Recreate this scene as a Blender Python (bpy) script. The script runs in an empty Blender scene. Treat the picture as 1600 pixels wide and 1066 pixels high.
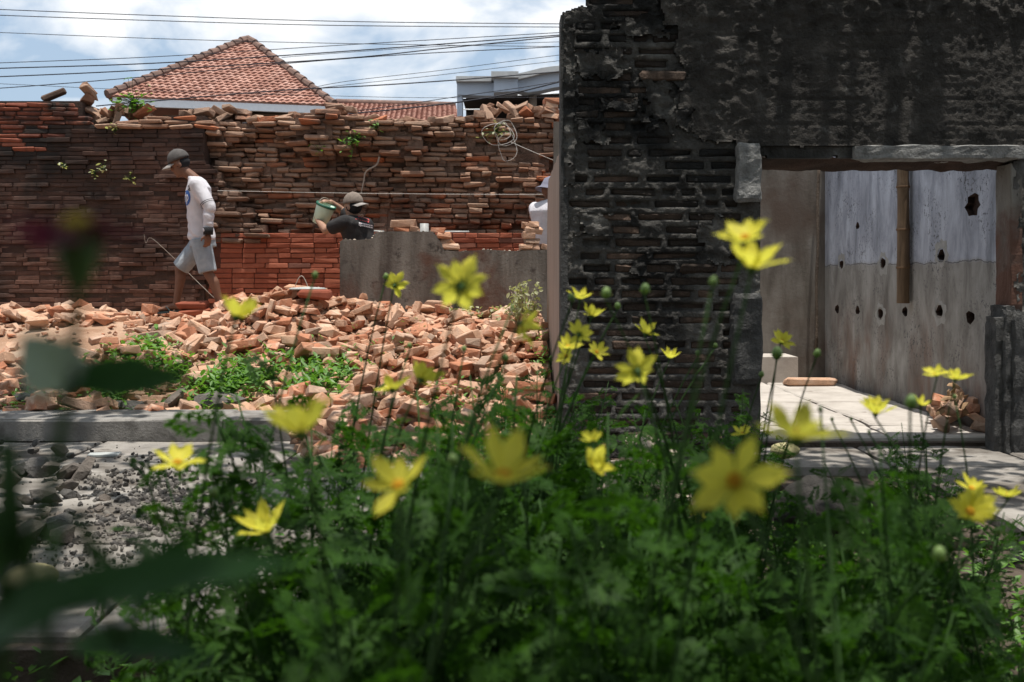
import bpy, bmesh, bisect, math, random
import numpy as np
from mathutils import Vector, Matrix, Euler, Quaternion, noise
from mathutils.bvhtree import BVHTree

random.seed(7)
np.random.seed(7)
scene = bpy.context.scene
col = scene.collection

# ------------------------------------------------------------------ camera, sky, sun, exposure
F = 1556.0            # focal length in pixels of the 1600 px wide photograph
CAMZ = 1.1
HORV = 430.0
cam_data = bpy.data.cameras.new("camera")
cam = bpy.data.objects.new("camera", cam_data)
col.objects.link(cam)
cam.location = (0, 0, CAMZ)
cam.rotation_euler = (math.radians(90), 0, 0)
cam_data.sensor_width = 36
cam_data.lens = 36 * F / 1600
cam_data.shift_y = -(533 - HORV) / 1600
cam_data.clip_start = 0.05
cam_data.clip_end = 2000
cam_data.dof.use_dof = True
cam_data.dof.focus_distance = 7.6
cam_data.dof.aperture_fstop = 5.0
scene.camera = cam

SUN = Vector((0.05, -0.085, 1.0)).normalized()
sl = bpy.data.lights.new("sun", 'SUN')
sl.energy = 4.8
sl.angle = math.radians(0.53)
sl.color = (1.0, 0.95, 0.87)
sun = bpy.data.objects.new("sun", sl)
col.objects.link(sun)
sun.location = (0, 0, 30)
sun.rotation_euler = SUN.to_track_quat('Z', 'Y').to_euler()

world = bpy.data.worlds.new("World")
scene.world = world
world.use_nodes = True
wn = world.node_tree.nodes
wl = world.node_tree.links
wn.clear()
w_out = wn.new('ShaderNodeOutputWorld')
w_bg = wn.new('ShaderNodeBackground')
w_bg.inputs['Strength'].default_value = 0.11
w_sky = wn.new('ShaderNodeTexSky')
w_sky.sky_type = 'NISHITA'
w_sky.sun_disc = False
w_sky.sun_elevation = math.asin(SUN.z)
w_sky.sun_rotation = math.atan2(SUN.x, SUN.y)
w_sky.air_density = 1.0
w_sky.dust_density = 3.0
w_sky.ozone_density = 1.0
w_tc = wn.new('ShaderNodeTexCoord')
w_map = wn.new('ShaderNodeMapping')
w_map.inputs['Location'].default_value = (0.31, 0.0, 0.13)
w_map.inputs['Scale'].default_value = (1.0, 1.0, 1.9)
w_n = wn.new('ShaderNodeTexNoise')
w_n.inputs['Scale'].default_value = 5.2
w_n.inputs['Detail'].default_value = 9
w_n.inputs['Roughness'].default_value = 0.52
w_n.inputs['Distortion'].default_value = 0.25
w_r = wn.new('ShaderNodeValToRGB')
w_r.color_ramp.elements[0].position = 0.45
w_r.color_ramp.elements[0].color = (0, 0, 0, 1)
w_r.color_ramp.elements[1].position = 0.58
w_r.color_ramp.elements[1].color = (1, 1, 1, 1)
w_mix = wn.new('ShaderNodeMixRGB')
w_mix.inputs['Color2'].default_value = (8.2, 8.3, 8.4, 1)
wl.new(w_tc.outputs['Generated'], w_map.inputs['Vector'])
wl.new(w_map.outputs['Vector'], w_n.inputs['Vector'])
wl.new(w_n.outputs['Fac'], w_r.inputs['Fac'])
wl.new(w_r.outputs['Color'], w_mix.inputs['Fac'])
w_veil = wn.new('ShaderNodeMixRGB')
w_veil.inputs['Fac'].default_value = 0.55
w_veil.inputs['Color2'].default_value = (4.2, 5.5, 7.0, 1)
wl.new(w_sky.outputs['Color'], w_veil.inputs['Color1'])
wl.new(w_veil.outputs['Color'], w_mix.inputs['Color1'])
wl.new(w_mix.outputs['Color'], w_bg.inputs['Color'])
wl.new(w_bg.outputs['Background'], w_out.inputs['Surface'])

scene.view_settings.view_transform = 'Standard'
scene.view_settings.look = 'None'
scene.view_settings.gamma = 1.0
scene.view_settings.exposure = 0.3
scene.view_settings.use_curve_mapping = False
scene.render.engine = 'CYCLES'
scene.cycles.use_denoising = True
scene.cycles.max_bounces = 7
scene.cycles.diffuse_bounces = 4
scene.cycles.transparent_max_bounces = 4


def P(u, v, Y):
    return Vector(((u - 800) / F * Y, Y, CAMZ - (v - HORV) / F * Y))


def fbm(x, y, z=0.0, s=1.0, o=4):
    return noise.fractal(Vector((x * s, y * s, z * s)), 1.0, 2.0, o)


def sstep(a, b, x):
    t = min(1.0, max(0.0, (x - a) / (b - a)))
    return t * t * (3 - 2 * t)


# ------------------------------------------------------------------ materials
def ramp(nt, cols):
    r = nt.nodes.new('ShaderNodeValToRGB')
    e = r.color_ramp.elements
    while len(e) < len(cols):
        e.new(0.5)
    for i, (p, c) in enumerate(cols):
        e[i].position = p
        e[i].color = (c[0], c[1], c[2], 1)
    return r


def noise_node(nt, vec, scale, detail=5, rough=0.6, dist=0.0):
    n = nt.nodes.new('ShaderNodeTexNoise')
    n.inputs['Scale'].default_value = scale
    n.inputs['Detail'].default_value = detail
    n.inputs['Roughness'].default_value = rough
    n.inputs['Distortion'].default_value = dist
    nt.links.new(vec, n.inputs['Vector'])
    return n


def mixc(nt, fac, a, b, mode='MIX'):
    m = nt.nodes.new('ShaderNodeMixRGB')
    m.blend_type = mode
    for sock, val in ((m.inputs['Fac'], fac), (m.inputs['Color1'], a), (m.inputs['Color2'], b)):
        if isinstance(val, (int, float)):
            sock.default_value = val
        elif isinstance(val, tuple):
            sock.default_value = (val[0], val[1], val[2], 1)
        else:
            nt.links.new(val, sock)
    return m.outputs['Color']


def mathn(nt, op, a, b=0.0):
    m = nt.nodes.new('ShaderNodeMath')
    m.operation = op
    for s, val in ((m.inputs[0], a), (m.inputs[1], b)):
        if isinstance(val, (int, float)):
            s.default_value = val
        else:
            nt.links.new(val, s)
    return m.outputs[0]


def new_mat(name):
    m = bpy.data.materials.new(name)
    m.use_nodes = True
    nt = m.node_tree
    bs = nt.nodes['Principled BSDF']
    geo = nt.nodes.new('ShaderNodeNewGeometry')
    return m, nt, bs, geo


def island_random(nt, geo):
    oi = nt.nodes.new('ShaderNodeObjectInfo')
    s = mathn(nt, 'ADD', oi.outputs['Random'], geo.outputs['Random Per Island'])
    return mathn(nt, 'FRACT', s)


def add_bump(nt, bs, vec, scale, strength, dist=0.01, detail=6):
    n = noise_node(nt, vec, scale, detail, 0.65)
    b = nt.nodes.new('ShaderNodeBump')
    b.inputs['Strength'].default_value = strength
    b.inputs['Distance'].default_value = dist
    nt.links.new(n.outputs['Fac'], b.inputs['Height'])
    nt.links.new(b.outputs['Normal'], bs.inputs['Normal'])


def surf(name, cols, scale=4, rough=0.9, bump=0.4, bscale=50, bdist=0.01, stretch=(1, 1, 1),
         spots=None, rnd=None, mould=None, spec=0.25, mgrad=None):
    """noise-mottled surface; rnd = ramp chosen per piece; mould = (colour, lo, hi, scale); spots = (colour, scale, lo, hi)"""
    m, nt, bs, geo = new_mat(name)
    vec = geo.outputs['Position']
    mp = nt.nodes.new('ShaderNodeMapping')
    mp.inputs['Scale'].default_value = stretch
    nt.links.new(vec, mp.inputs['Vector'])
    n = noise_node(nt, mp.outputs['Vector'], scale, 7, 0.62, 0.3)
    r = ramp(nt, cols)
    nt.links.new(n.outputs['Fac'], r.inputs['Fac'])
    c = r.outputs['Color']
    if rnd:
        rr = ramp(nt, rnd)
        rr.color_ramp.interpolation = 'LINEAR'
        nt.links.new(island_random(nt, geo), rr.inputs['Fac'])
        c = mixc(nt, 1.0, rr.outputs['Color'], c, 'MULTIPLY')
    if spots:
        sc, ssc, lo, hi = spots
        n2 = noise_node(nt, vec, ssc, 4, 0.7)
        r2 = ramp(nt, [(lo, (0, 0, 0)), (hi, (1, 1, 1))])
        nt.links.new(n2.outputs['Fac'], r2.inputs['Fac'])
        c = mixc(nt, r2.outputs['Color'], c, sc)
    if mould:
        mc, lo, hi, ms = mould
        n3 = noise_node(nt, vec, ms, 6, 0.6, 0.4)
        r3 = ramp(nt, [(lo, (0, 0, 0)), (hi, (1, 1, 1))])
        mf = n3.outputs['Fac']
        if mgrad:
            dp = nt.nodes.new('ShaderNodeVectorMath')
            dp.operation = 'DOT_PRODUCT'
            nt.links.new(vec, dp.inputs[0])
            dp.inputs[1].default_value = mgrad[:3]
            mf = mathn(nt, 'ADD', mf, mathn(nt, 'ADD', dp.outputs['Value'], mgrad[3]))
        nt.links.new(mf, r3.inputs['Fac'])
        c = mixc(nt, r3.outputs['Color'], c, mc)
    nt.links.new(c, bs.inputs['Base Color'])
    bs.inputs['Roughness'].default_value = rough
    bs.inputs['Specular IOR Level'].default_value = spec
    if bump:
        add_bump(nt, bs, vec, bscale, bump, bdist)
    return m


def leafmat(name, c1, c2, trans=0.35, rough=0.5, tcol=None, scale=9, spec=0.4):
    m, nt, bs, geo = new_mat(name)
    r = ramp(nt, [(0.0, c1), (1.0, c2)])
    n = noise_node(nt, geo.outputs['Position'], scale, 3)
    f = mathn(nt, 'ADD', mathn(nt, 'MULTIPLY', island_random(nt, geo), 0.6), mathn(nt, 'MULTIPLY', n.outputs['Fac'], 0.4))
    nt.links.new(f, r.inputs['Fac'])
    nt.links.new(r.outputs['Color'], bs.inputs['Base Color'])
    bs.inputs['Roughness'].default_value = rough
    bs.inputs['Specular IOR Level'].default_value = spec
    tr = nt.nodes.new('ShaderNodeBsdfTranslucent')
    if tcol:
        tr.inputs['Color'].default_value = (*tcol, 1)
    else:
        nt.links.new(mixc(nt, 1.0, r.outputs['Color'], (1.6, 1.7, 0.7), 'MULTIPLY'), tr.inputs['Color'])
    mx = nt.nodes.new('ShaderNodeMixShader')
    mx.inputs['Fac'].default_value = trans
    nt.links.new(bs.outputs['BSDF'], mx.inputs[1])
    nt.links.new(tr.outputs['BSDF'], mx.inputs[2])
    nt.links.new(mx.outputs['Shader'], nt.nodes['Material Output'].inputs['Surface'])
    return m


def plain(name, c, rough=0.7, var=0.15, scale=12, bump=0.0, bscale=80, metallic=0.0):
    lo = tuple(x * (1 - var) for x in c)
    hi = tuple(min(1, x * (1 + var)) for x in c)
    m = surf(name, [(0.3, lo), (0.7, hi)], scale, rough, bump, bscale, 0.004)
    m.node_tree.nodes['Principled BSDF'].inputs['Metallic'].default_value = metallic
    return m


MAT = {}
MAT['soil'] = surf('soil', [(0.3, (0.055, 0.042, 0.032)), (0.7, (0.13, 0.10, 0.08))], 3, 0.95, 0.8, 35, 0.03)
MAT['mound'] = surf('rubble_dust', [(0.3, (0.30, 0.17, 0.105)), (0.55, (0.45, 0.30, 0.21)), (0.75, (0.55, 0.41, 0.31))], 2.5, 0.95, 0.9, 40, 0.03)
MAT['rubble'] = surf('rubble_brick', [(0.3, (0.75, 0.72, 0.7)), (0.7, (1.1, 1.05, 1.0))], 12, 0.93, 0.7, 70, 0.012,
                     rnd=[(0.0, (0.36, 0.15, 0.085)), (0.2, (0.46, 0.215, 0.13)), (0.4, (0.52, 0.30, 0.20)), (0.6, (0.56, 0.37, 0.26)),
                          (0.8, (0.49, 0.31, 0.22)), (0.92, (0.36, 0.25, 0.19)), (1.0, (0.30, 0.22, 0.17))],
                     mould=((0.58, 0.42, 0.32), 0.50, 0.72, 7))
MAT['brick_old'] = surf('old_wall_brick', [(0.3, (0.7, 0.7, 0.7)), (0.7, (1.1, 1.05, 1.0))], 14, 0.93, 0.7, 80, 0.01,
                        rnd=[(0.0, (0.10, 0.056, 0.043)), (0.4, (0.125, 0.066, 0.05)), (0.75, (0.14, 0.074, 0.055)), (1.0, (0.17, 0.105, 0.085))],
                        mould=((0.026, 0.022, 0.02), 0.42, 0.66, 0.9), mgrad=(-0.035, 0.0, 0.13, -0.39))
MAT['brick_topred'] = surf('red_top_brick', [(0.3, (0.7, 0.7, 0.7)), (0.7, (1.1, 1.05, 1.0))], 14, 0.93, 0.6, 80, 0.01,
                           rnd=[(0.0, (0.13, 0.05, 0.036)), (0.5, (0.22, 0.075, 0.05)), (1.0, (0.30, 0.115, 0.075))],
                           mould=((0.03, 0.025, 0.022), 0.52, 0.68, 2.0))
MAT['brick_strip'] = surf('stripped_wall_brick', [(0.3, (0.72, 0.7, 0.68)), (0.7, (1.1, 1.06, 1.0))], 12, 0.94, 0.8, 70, 0.014,
                          rnd=[(0.0, (0.26, 0.145, 0.10)), (0.3, (0.34, 0.21, 0.15)), (0.6, (0.42, 0.285, 0.215)), (0.86, (0.34, 0.23, 0.17)),
                               (0.92, (0.42, 0.17, 0.095)), (1.0, (0.44, 0.16, 0.08))],
                          mould=((0.12, 0.075, 0.056), 0.50, 0.70, 1.8))
MAT['brick_leaf'] = surf('torn_leaf_brick', [(0.3, (0.7, 0.7, 0.7)), (0.7, (1.1, 1.05, 1.0))], 14, 0.93, 0.8, 70, 0.012,
                         rnd=[(0.0, (0.13, 0.08, 0.06)), (0.5, (0.18, 0.115, 0.085)), (1.0, (0.25, 0.165, 0.125))], mould=((0.06, 0.045, 0.036), 0.5, 0.7, 2.0))
MAT['brick_red'] = surf('red_low_brick', [(0.3, (0.8, 0.78, 0.76)), (0.7, (1.08, 1.03, 1.0))], 14, 0.9, 0.5, 80, 0.008,
                        rnd=[(0.0, (0.23, 0.068, 0.04)), (0.5, (0.31, 0.095, 0.055)), (0.93, (0.36, 0.125, 0.075)), (1.0, (0.17, 0.08, 0.06))])
MAT['mud'] = surf('mud_mortar', [(0.3, (0.11, 0.066, 0.048)), (0.7, (0.25, 0.16, 0.115))], 6, 0.96, 1.0, 45, 0.03)
MAT['mud_dark'] = surf('dark_joint_mortar', [(0.3, (0.03, 0.02, 0.016)), (0.7, (0.085, 0.052, 0.04))], 5, 0.96, 0.8, 60, 0.02)
MAT['mortar_red'] = surf('red_dust_mortar', [(0.3, (0.07, 0.028, 0.02)), (0.7, (0.13, 0.05, 0.034))], 8, 0.95, 0.5, 60, 0.01)
MAT['brick_black'] = surf('soot_brick', [(0.3, (0.7, 0.7, 0.7)), (0.7, (1.15, 1.1, 1.05))], 16, 0.9, 0.9, 60, 0.015,
                          rnd=[(0.0, (0.032, 0.026, 0.022)), (0.5, (0.062, 0.046, 0.037)), (0.8, (0.11, 0.077, 0.06)), (1.0, (0.16, 0.11, 0.085))],
                          mould=((0.017, 0.017, 0.017), 0.45, 0.66, 1.6), mgrad=(0, 0, 0.10, -0.14))
MAT['mortar_grey'] = surf('soot_mortar', [(0.3, (0.06, 0.056, 0.052)), (0.55, (0.135, 0.128, 0.118)), (0.75, (0.25, 0.24, 0.222))], 5, 0.93, 1.0, 40, 0.03,
                          mould=((0.02, 0.02, 0.02), 0.47, 0.66, 1.3), mgrad=(0, 0, 0.07, -0.10))
MAT['plaster_black'] = surf('black_moss_plaster', [(0.3, (0.026, 0.024, 0.022)), (0.6, (0.07, 0.064, 0.058)), (0.8, (0.16, 0.148, 0.135))], 6, 0.9, 1.0, 45, 0.03,
                            spots=((0.2, 0.198, 0.19), 9, 0.6, 0.78))
MAT['concrete_chunk'] = surf('rough_concrete', [(0.3, (0.15, 0.15, 0.147)), (0.7, (0.36, 0.355, 0.345))], 14, 0.9, 1.0, 60, 0.02)
MAT['concrete_dark'] = surf('sooty_concrete', [(0.3, (0.04, 0.04, 0.04)), (0.7, (0.12, 0.118, 0.115))], 8, 0.9, 1.0, 50, 0.02)
MAT['plaster_low'] = surf('grey_brown_plaster', [(0.3, (0.075, 0.062, 0.054)), (0.5, (0.15, 0.135, 0.12)), (0.72, (0.25, 0.235, 0.21))], 3.0, 0.9, 0.45, 40, 0.012,
                          stretch=(2.2, 1, 0.4), mould=((0.12, 0.062, 0.045), 0.46, 0.62, 1.9), mgrad=(0, 0, -0.16, 0.15), spots=((0.07, 0.06, 0.054), 7, 0.58, 0.7))
MAT['plaster_side'] = surf('pinkish_plaster', [(0.3, (0.24, 0.18, 0.145)), (0.7, (0.40, 0.32, 0.27))], 5, 0.9, 0.4, 40, 0.01, stretch=(1, 2.5, 0.3))
MAT['plaster_room'] = surf('brown_streaked_plaster', [(0.3, (0.10, 0.087, 0.074)), (0.5, (0.165, 0.148, 0.13)), (0.75, (0.235, 0.218, 0.198))], 3, 0.9, 0.35, 35, 0.01,
                           stretch=(2.2, 1, 0.5), mould=((0.11, 0.082, 0.066), 0.5, 0.7, 1.5))
MAT['slab'] = surf('concrete_slab', [(0.3, (0.18, 0.165, 0.148)), (0.5, (0.26, 0.24, 0.217)), (0.75, (0.35, 0.328, 0.30))], 2.6, 0.93, 0.6, 60, 0.012,
                   spots=((0.12, 0.105, 0.09), 5, 0.55, 0.68), mould=((0.085, 0.072, 0.06), 0.46, 0.62, 1.4))
MAT['floor_slab'] = surf('room_slab', [(0.3, (0.33, 0.30, 0.27)), (0.7, (0.49, 0.455, 0.415))], 3, 0.93, 0.5, 60, 0.008,
                         spots=((0.17, 0.14, 0.115), 4, 0.62, 0.72))
MAT['kerb'] = surf('kerb_concrete', [(0.3, (0.15, 0.14, 0.13)), (0.7, (0.30, 0.285, 0.265))], 5, 0.93, 0.7, 50, 0.012,
                   mould=((0.09, 0.083, 0.075), 0.5, 0.65, 3))
MAT['rock'] = surf('grey_rock', [(0.3, (0.75, 0.75, 0.75)), (0.7, (1.15, 1.12, 1.1))], 14, 0.88, 0.9, 50, 0.02,
                   rnd=[(0.0, (0.05, 0.048, 0.046)), (0.5, (0.11, 0.105, 0.10)), (0.85, (0.16, 0.135, 0.115)), (1.0, (0.26, 0.24, 0.21))])
MAT['rock_pale'] = surf('pale_rock', [(0.3, (0.30, 0.245, 0.19)), (0.7, (0.46, 0.39, 0.32))], 9, 0.9, 0.6, 40, 0.02)
MAT['rock_black'] = surf('black_rock', [(0.3, (0.014, 0.013, 0.012)), (0.7, (0.05, 0.046, 0.042))], 8, 0.9, 0.9, 40, 0.02)
MAT['rock_yellow'] = surf('yellowish_rock', [(0.3, (0.25, 0.225, 0.11)), (0.7, (0.36, 0.325, 0.18))], 7, 0.75, 0.3, 40, 0.01)
MAT['gravel'] = surf('gravel', [(0.3, (0.8, 0.8, 0.8)), (0.7, (1.1, 1.1, 1.1))], 20, 0.92, 0.5, 80, 0.01,
                     rnd=[(0.0, (0.05, 0.046, 0.043)), (0.6, (0.11, 0.10, 0.093)), (1.0, (0.24, 0.22, 0.195))])
MAT['roof_tile'] = surf('roof_tile', [(0.3, (0.8, 0.8, 0.8)), (0.7, (1.1, 1.08, 1.05))], 2, 0.85, 0.0,
                        rnd=[(0.0, (0.26, 0.125, 0.095)), (0.5, (0.34, 0.18, 0.14)), (1.0, (0.42, 0.25, 0.205))])
MAT['ridge'] = surf('ridge_tile', [(0.3, (0.10, 0.07, 0.06)), (0.7, (0.24, 0.15, 0.12))], 6, 0.9, 0.4, 20, 0.02)
MAT['white_paint'] = plain('white_fascia', (0.82, 0.84, 0.86), 0.6, 0.06)
MAT['house_wall'] = plain('house_wall', (0.22, 0.17, 0.13), 0.8, 0.12, 3)
MAT['blue_wall'] = surf('pale_blue_wall', [(0.3, (0.42, 0.49, 0.58)), (0.7, (0.50, 0.57, 0.66))], 1.5, 0.8, 0.0, stretch=(1, 1, 0.3))
MAT['grey_cap'] = plain('grey_coping', (0.55, 0.56, 0.55), 0.8, 0.2, 3)
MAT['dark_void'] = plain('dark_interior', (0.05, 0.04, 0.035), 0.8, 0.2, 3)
MAT['cable'] = plain('cable_rubber', (0.02, 0.021, 0.03), 0.6, 0.1)
MAT['string'] = plain('builders_line', (0.62, 0.6, 0.56), 0.7, 0.1)
MAT['wire'] = plain('dull_wire', (0.36, 0.31, 0.26), 0.6, 0.2)
MAT['bamboo'] = surf('dry_bamboo', [(0.3, (0.09, 0.058, 0.036)), (0.7, (0.22, 0.15, 0.092))], 7, 0.6, 0.3, 30, 0.004, stretch=(3, 3, 0.3))
MAT['bamboo_node'] = plain('bamboo_node', (0.15, 0.09, 0.05), 0.7, 0.2)
MAT['patch'] = surf('cement_patch', [(0.3, (0.25, 0.245, 0.235)), (0.7, (0.36, 0.355, 0.34))], 12, 0.9, 0.4, 50, 0.006)
MAT['cos_leaf'] = leafmat('cosmos_leaf', (0.008, 0.032, 0.005), (0.044, 0.112, 0.012), 0.45, 0.6, None, 9, 0.15)
MAT['cos_stem'] = leafmat('cosmos_stem', (0.026, 0.066, 0.016), (0.050, 0.105, 0.028), 0.1, 0.6, None, 9, 0.15)
MAT['petal'] = leafmat('yellow_petal', (0.70, 0.64, 0.06), (0.80, 0.74, 0.10), 0.48, 0.55, (0.82, 0.80, 0.10), 30, 0.2)
MAT['disc'] = plain('orange_disc', (0.62, 0.33, 0.02), 0.8, 0.3, 300)
MAT['calyx'] = leafmat('calyx', (0.06, 0.13, 0.03), (0.11, 0.2, 0.05), 0.2)
MAT['bud'] = leafmat('bud_green', (0.12, 0.21, 0.06), (0.22, 0.32, 0.10), 0.2)
MAT['zin_petal'] = leafmat('magenta_petal', (0.07, 0.008, 0.02), (0.13, 0.016, 0.04), 0.25, 0.6, (0.13, 0.012, 0.04), 30, 0.2)
MAT['zin_disc'] = plain('zinnia_disc', (0.36, 0.26, 0.02), 0.8, 0.3, 300)
MAT['zin_leaf'] = leafmat('broad_leaf', (0.014, 0.050, 0.014), (0.030, 0.085, 0.022), 0.3, 0.6, None, 30, 0.15)
MAT['zin_pale'] = leafmat('pale_leaf', (0.22, 0.29, 0.28), (0.33, 0.40, 0.39), 0.25, 0.6, None, 30)
MAT['weed'] = leafmat('weed_leaf', (0.07, 0.17, 0.03), (0.15, 0.29, 0.06), 0.35)
MAT['pale_bush'] = leafmat('wilted_leaf', (0.23, 0.26, 0.13), (0.44, 0.44, 0.30), 0.3)
MAT['tree_leaf'] = leafmat('tree_leaf', (0.03, 0.075, 0.02), (0.06, 0.12, 0.03), 0.25)
MAT['bark'] = surf('bark', [(0.3, (0.06, 0.045, 0.035)), (0.7, (0.14, 0.11, 0.085))], 8, 0.95, 0.8, 30, 0.03, stretch=(2, 2, 0.4))
MAT['dry_leaf'] = surf('dry_leaf', [(0.3, (0.28, 0.17, 0.09)), (0.7, (0.42, 0.28, 0.17))], 20, 0.9, 0.3, 60)
MAT['skin'] = plain('brown_skin', (0.17, 0.085, 0.055), 0.55, 0.12, 15)
MAT['skin_light'] = plain('tan_skin', (0.33, 0.19, 0.13), 0.55, 0.1, 15)
MAT['shirt_white'] = surf('white_sweatshirt', [(0.3, (0.50, 0.485, 0.52)), (0.7, (0.62, 0.605, 0.64))], 9, 0.9, 0.5, 16, 0.02)
MAT['denim'] = surf('faded_denim', [(0.3, (0.22, 0.26, 0.30)), (0.7, (0.36, 0.40, 0.44))], 8, 0.95, 0.5, 40, 0.01)
MAT['cap'] = plain('charcoal_cap', (0.085, 0.078, 0.075), 0.9, 0.2, 30)
MAT['cap_light'] = plain('cap_brim', (0.30, 0.275, 0.255), 0.9, 0.1, 30)
MAT['cap_brown'] = plain('brown_grey_cap', (0.19, 0.155, 0.13), 0.9, 0.2, 30)
MAT['tee_black'] = surf('black_tee', [(0.3, (0.018, 0.017, 0.018)), (0.7, (0.04, 0.038, 0.038))], 10, 0.9, 0.5, 18, 0.02)
MAT['ink_black'] = plain('black_knit', (0.02, 0.02, 0.022), 0.9)
MAT['logo_blue'] = plain("logo_blue", (0.04, 0.11, 0.34), 0.8, 0.08)
MAT['logo_white'] = plain('logo_white', (0.75, 0.75, 0.78), 0.8, 0.05)
MAT['print_red'] = plain('print_red', (0.60, 0.09, 0.085), 0.8, 0.15)
MAT['emblem_orange'] = plain('emblem_orange', (0.6, 0.25, 0.05), 0.8, 0.1)
MAT['sandal'] = plain('sandal_rubber', (0.03, 0.045, 0.05), 0.8)
MAT['bucket'] = plain('mint_plastic', (0.55, 0.72, 0.60), 0.4, 0.05)
MAT['bucket_rim'] = plain('green_plastic', (0.03, 0.12, 0.08), 0.4, 0.1)
MAT['hat_blue'] = plain('grey_blue_hat', (0.17, 0.17, 0.22), 0.9, 0.15)
MAT['metal'] = plain('dull_metal', (0.35, 0.35, 0.34), 0.5, 0.2, 20)
MAT['enamel'] = plain('white_enamel', (0.42, 0.44, 0.43), 0.35, 0.1)


def room_wall_mat():
    m, nt, bs, geo = new_mat('blue_over_grey_plaster')
    vec = geo.outputs['Position']
    sep = nt.nodes.new('ShaderNodeSeparateXYZ')
    nt.links.new(vec, sep.inputs[0])
    mp = nt.nodes.new('ShaderNodeMapping')
    mp.inputs['Scale'].default_value = (1, 1.6, 0.6)
    nt.links.new(vec, mp.inputs['Vector'])
    n1 = noise_node(nt, mp.outputs['Vector'], 3.2, 8, 0.65, 0.4)
    blue = ramp(nt, [(0.32, (0.17, 0.185, 0.22)), (0.5, (0.33, 0.35, 0.41)), (0.66, (0.47, 0.50, 0.57))])
    grey = ramp(nt, [(0.32, (0.12, 0.11, 0.10)), (0.5, (0.235, 0.225, 0.21)), (0.68, (0.35, 0.34, 0.325))])
    nt.links.new(n1.outputs['Fac'], blue.inputs['Fac'])
    nt.links.new(n1.outputs['Fac'], grey.inputs['Fac'])
    nz = noise_node(nt, vec, 3.0, 5, 0.6)
    zz = mathn(nt, 'ADD', sep.outputs['Z'], mathn(nt, 'MULTIPLY', mathn(nt, 'SUBTRACT', nz.outputs['Fac'], 0.5), 0.12))
    f = mathn(nt, 'MULTIPLY', mathn(nt, 'SUBTRACT', zz, 1.185), 25.0)
    fc = nt.nodes.new('ShaderNodeClamp')
    nt.links.new(f, fc.inputs['Value'])
    c = mixc(nt, fc.outputs[0], grey.outputs['Color'], blue.outputs['Color'])
    # rusty damp stain rising from the floor
    n2 = noise_node(nt, mp.outputs['Vector'], 2.0, 5, 0.6, 0.5)
    r2 = ramp(nt, [(0.45, (0, 0, 0)), (0.68, (0.75, 0.75, 0.75))])
    nt.links.new(n2.outputs['Fac'], r2.inputs['Fac'])
    zr = nt.nodes.new('ShaderNodeMapRange')
    zr.inputs['From Min'].default_value = 0.95
    zr.inputs['From Max'].default_value = 0.45
    nt.links.new(sep.outputs['Z'], zr.inputs['Value'])
    c = mixc(nt, mathn(nt, 'MULTIPLY', r2.outputs['Color'], zr.outputs[0]), c, (0.17, 0.095, 0.068))
    # mould specks in clusters
    n3 = noise_node(nt, vec, 38, 3, 0.7)
    r3 = ramp(nt, [(0.56, (0, 0, 0)), (0.62, (1, 1, 1))])
    nt.links.new(n3.outputs['Fac'], r3.inputs['Fac'])
    n4 = noise_node(nt, vec, 2.6, 4, 0.6)
    r4 = ramp(nt, [(0.46, (0, 0, 0)), (0.60, (0.9, 0.9, 0.9))])
    nt.links.new(n4.outputs['Fac'], r4.inputs['Fac'])
    c = mixc(nt, mathn(nt, 'MULTIPLY', r3.outputs['Color'], r4.outputs['Color']), c, (0.07, 0.07, 0.075))
    # thin crack at the paint line
    cz = mathn(nt, 'ABSOLUTE', mathn(nt, 'SUBTRACT', zz, 1.20))
    cf = mathn(nt, 'LESS_THAN', cz, 0.004)
    c = mixc(nt, mathn(nt, 'MULTIPLY', cf, 0.75), c, (0.06, 0.055, 0.055))
    nt.links.new(c, bs.inputs['Base Color'])
    bs.inputs['Roughness'].default_value = 0.9
    add_bump(nt, bs, vec, 30, 0.35, 0.01)
    return m


MAT['room_wall'] = room_wall_mat()


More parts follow.
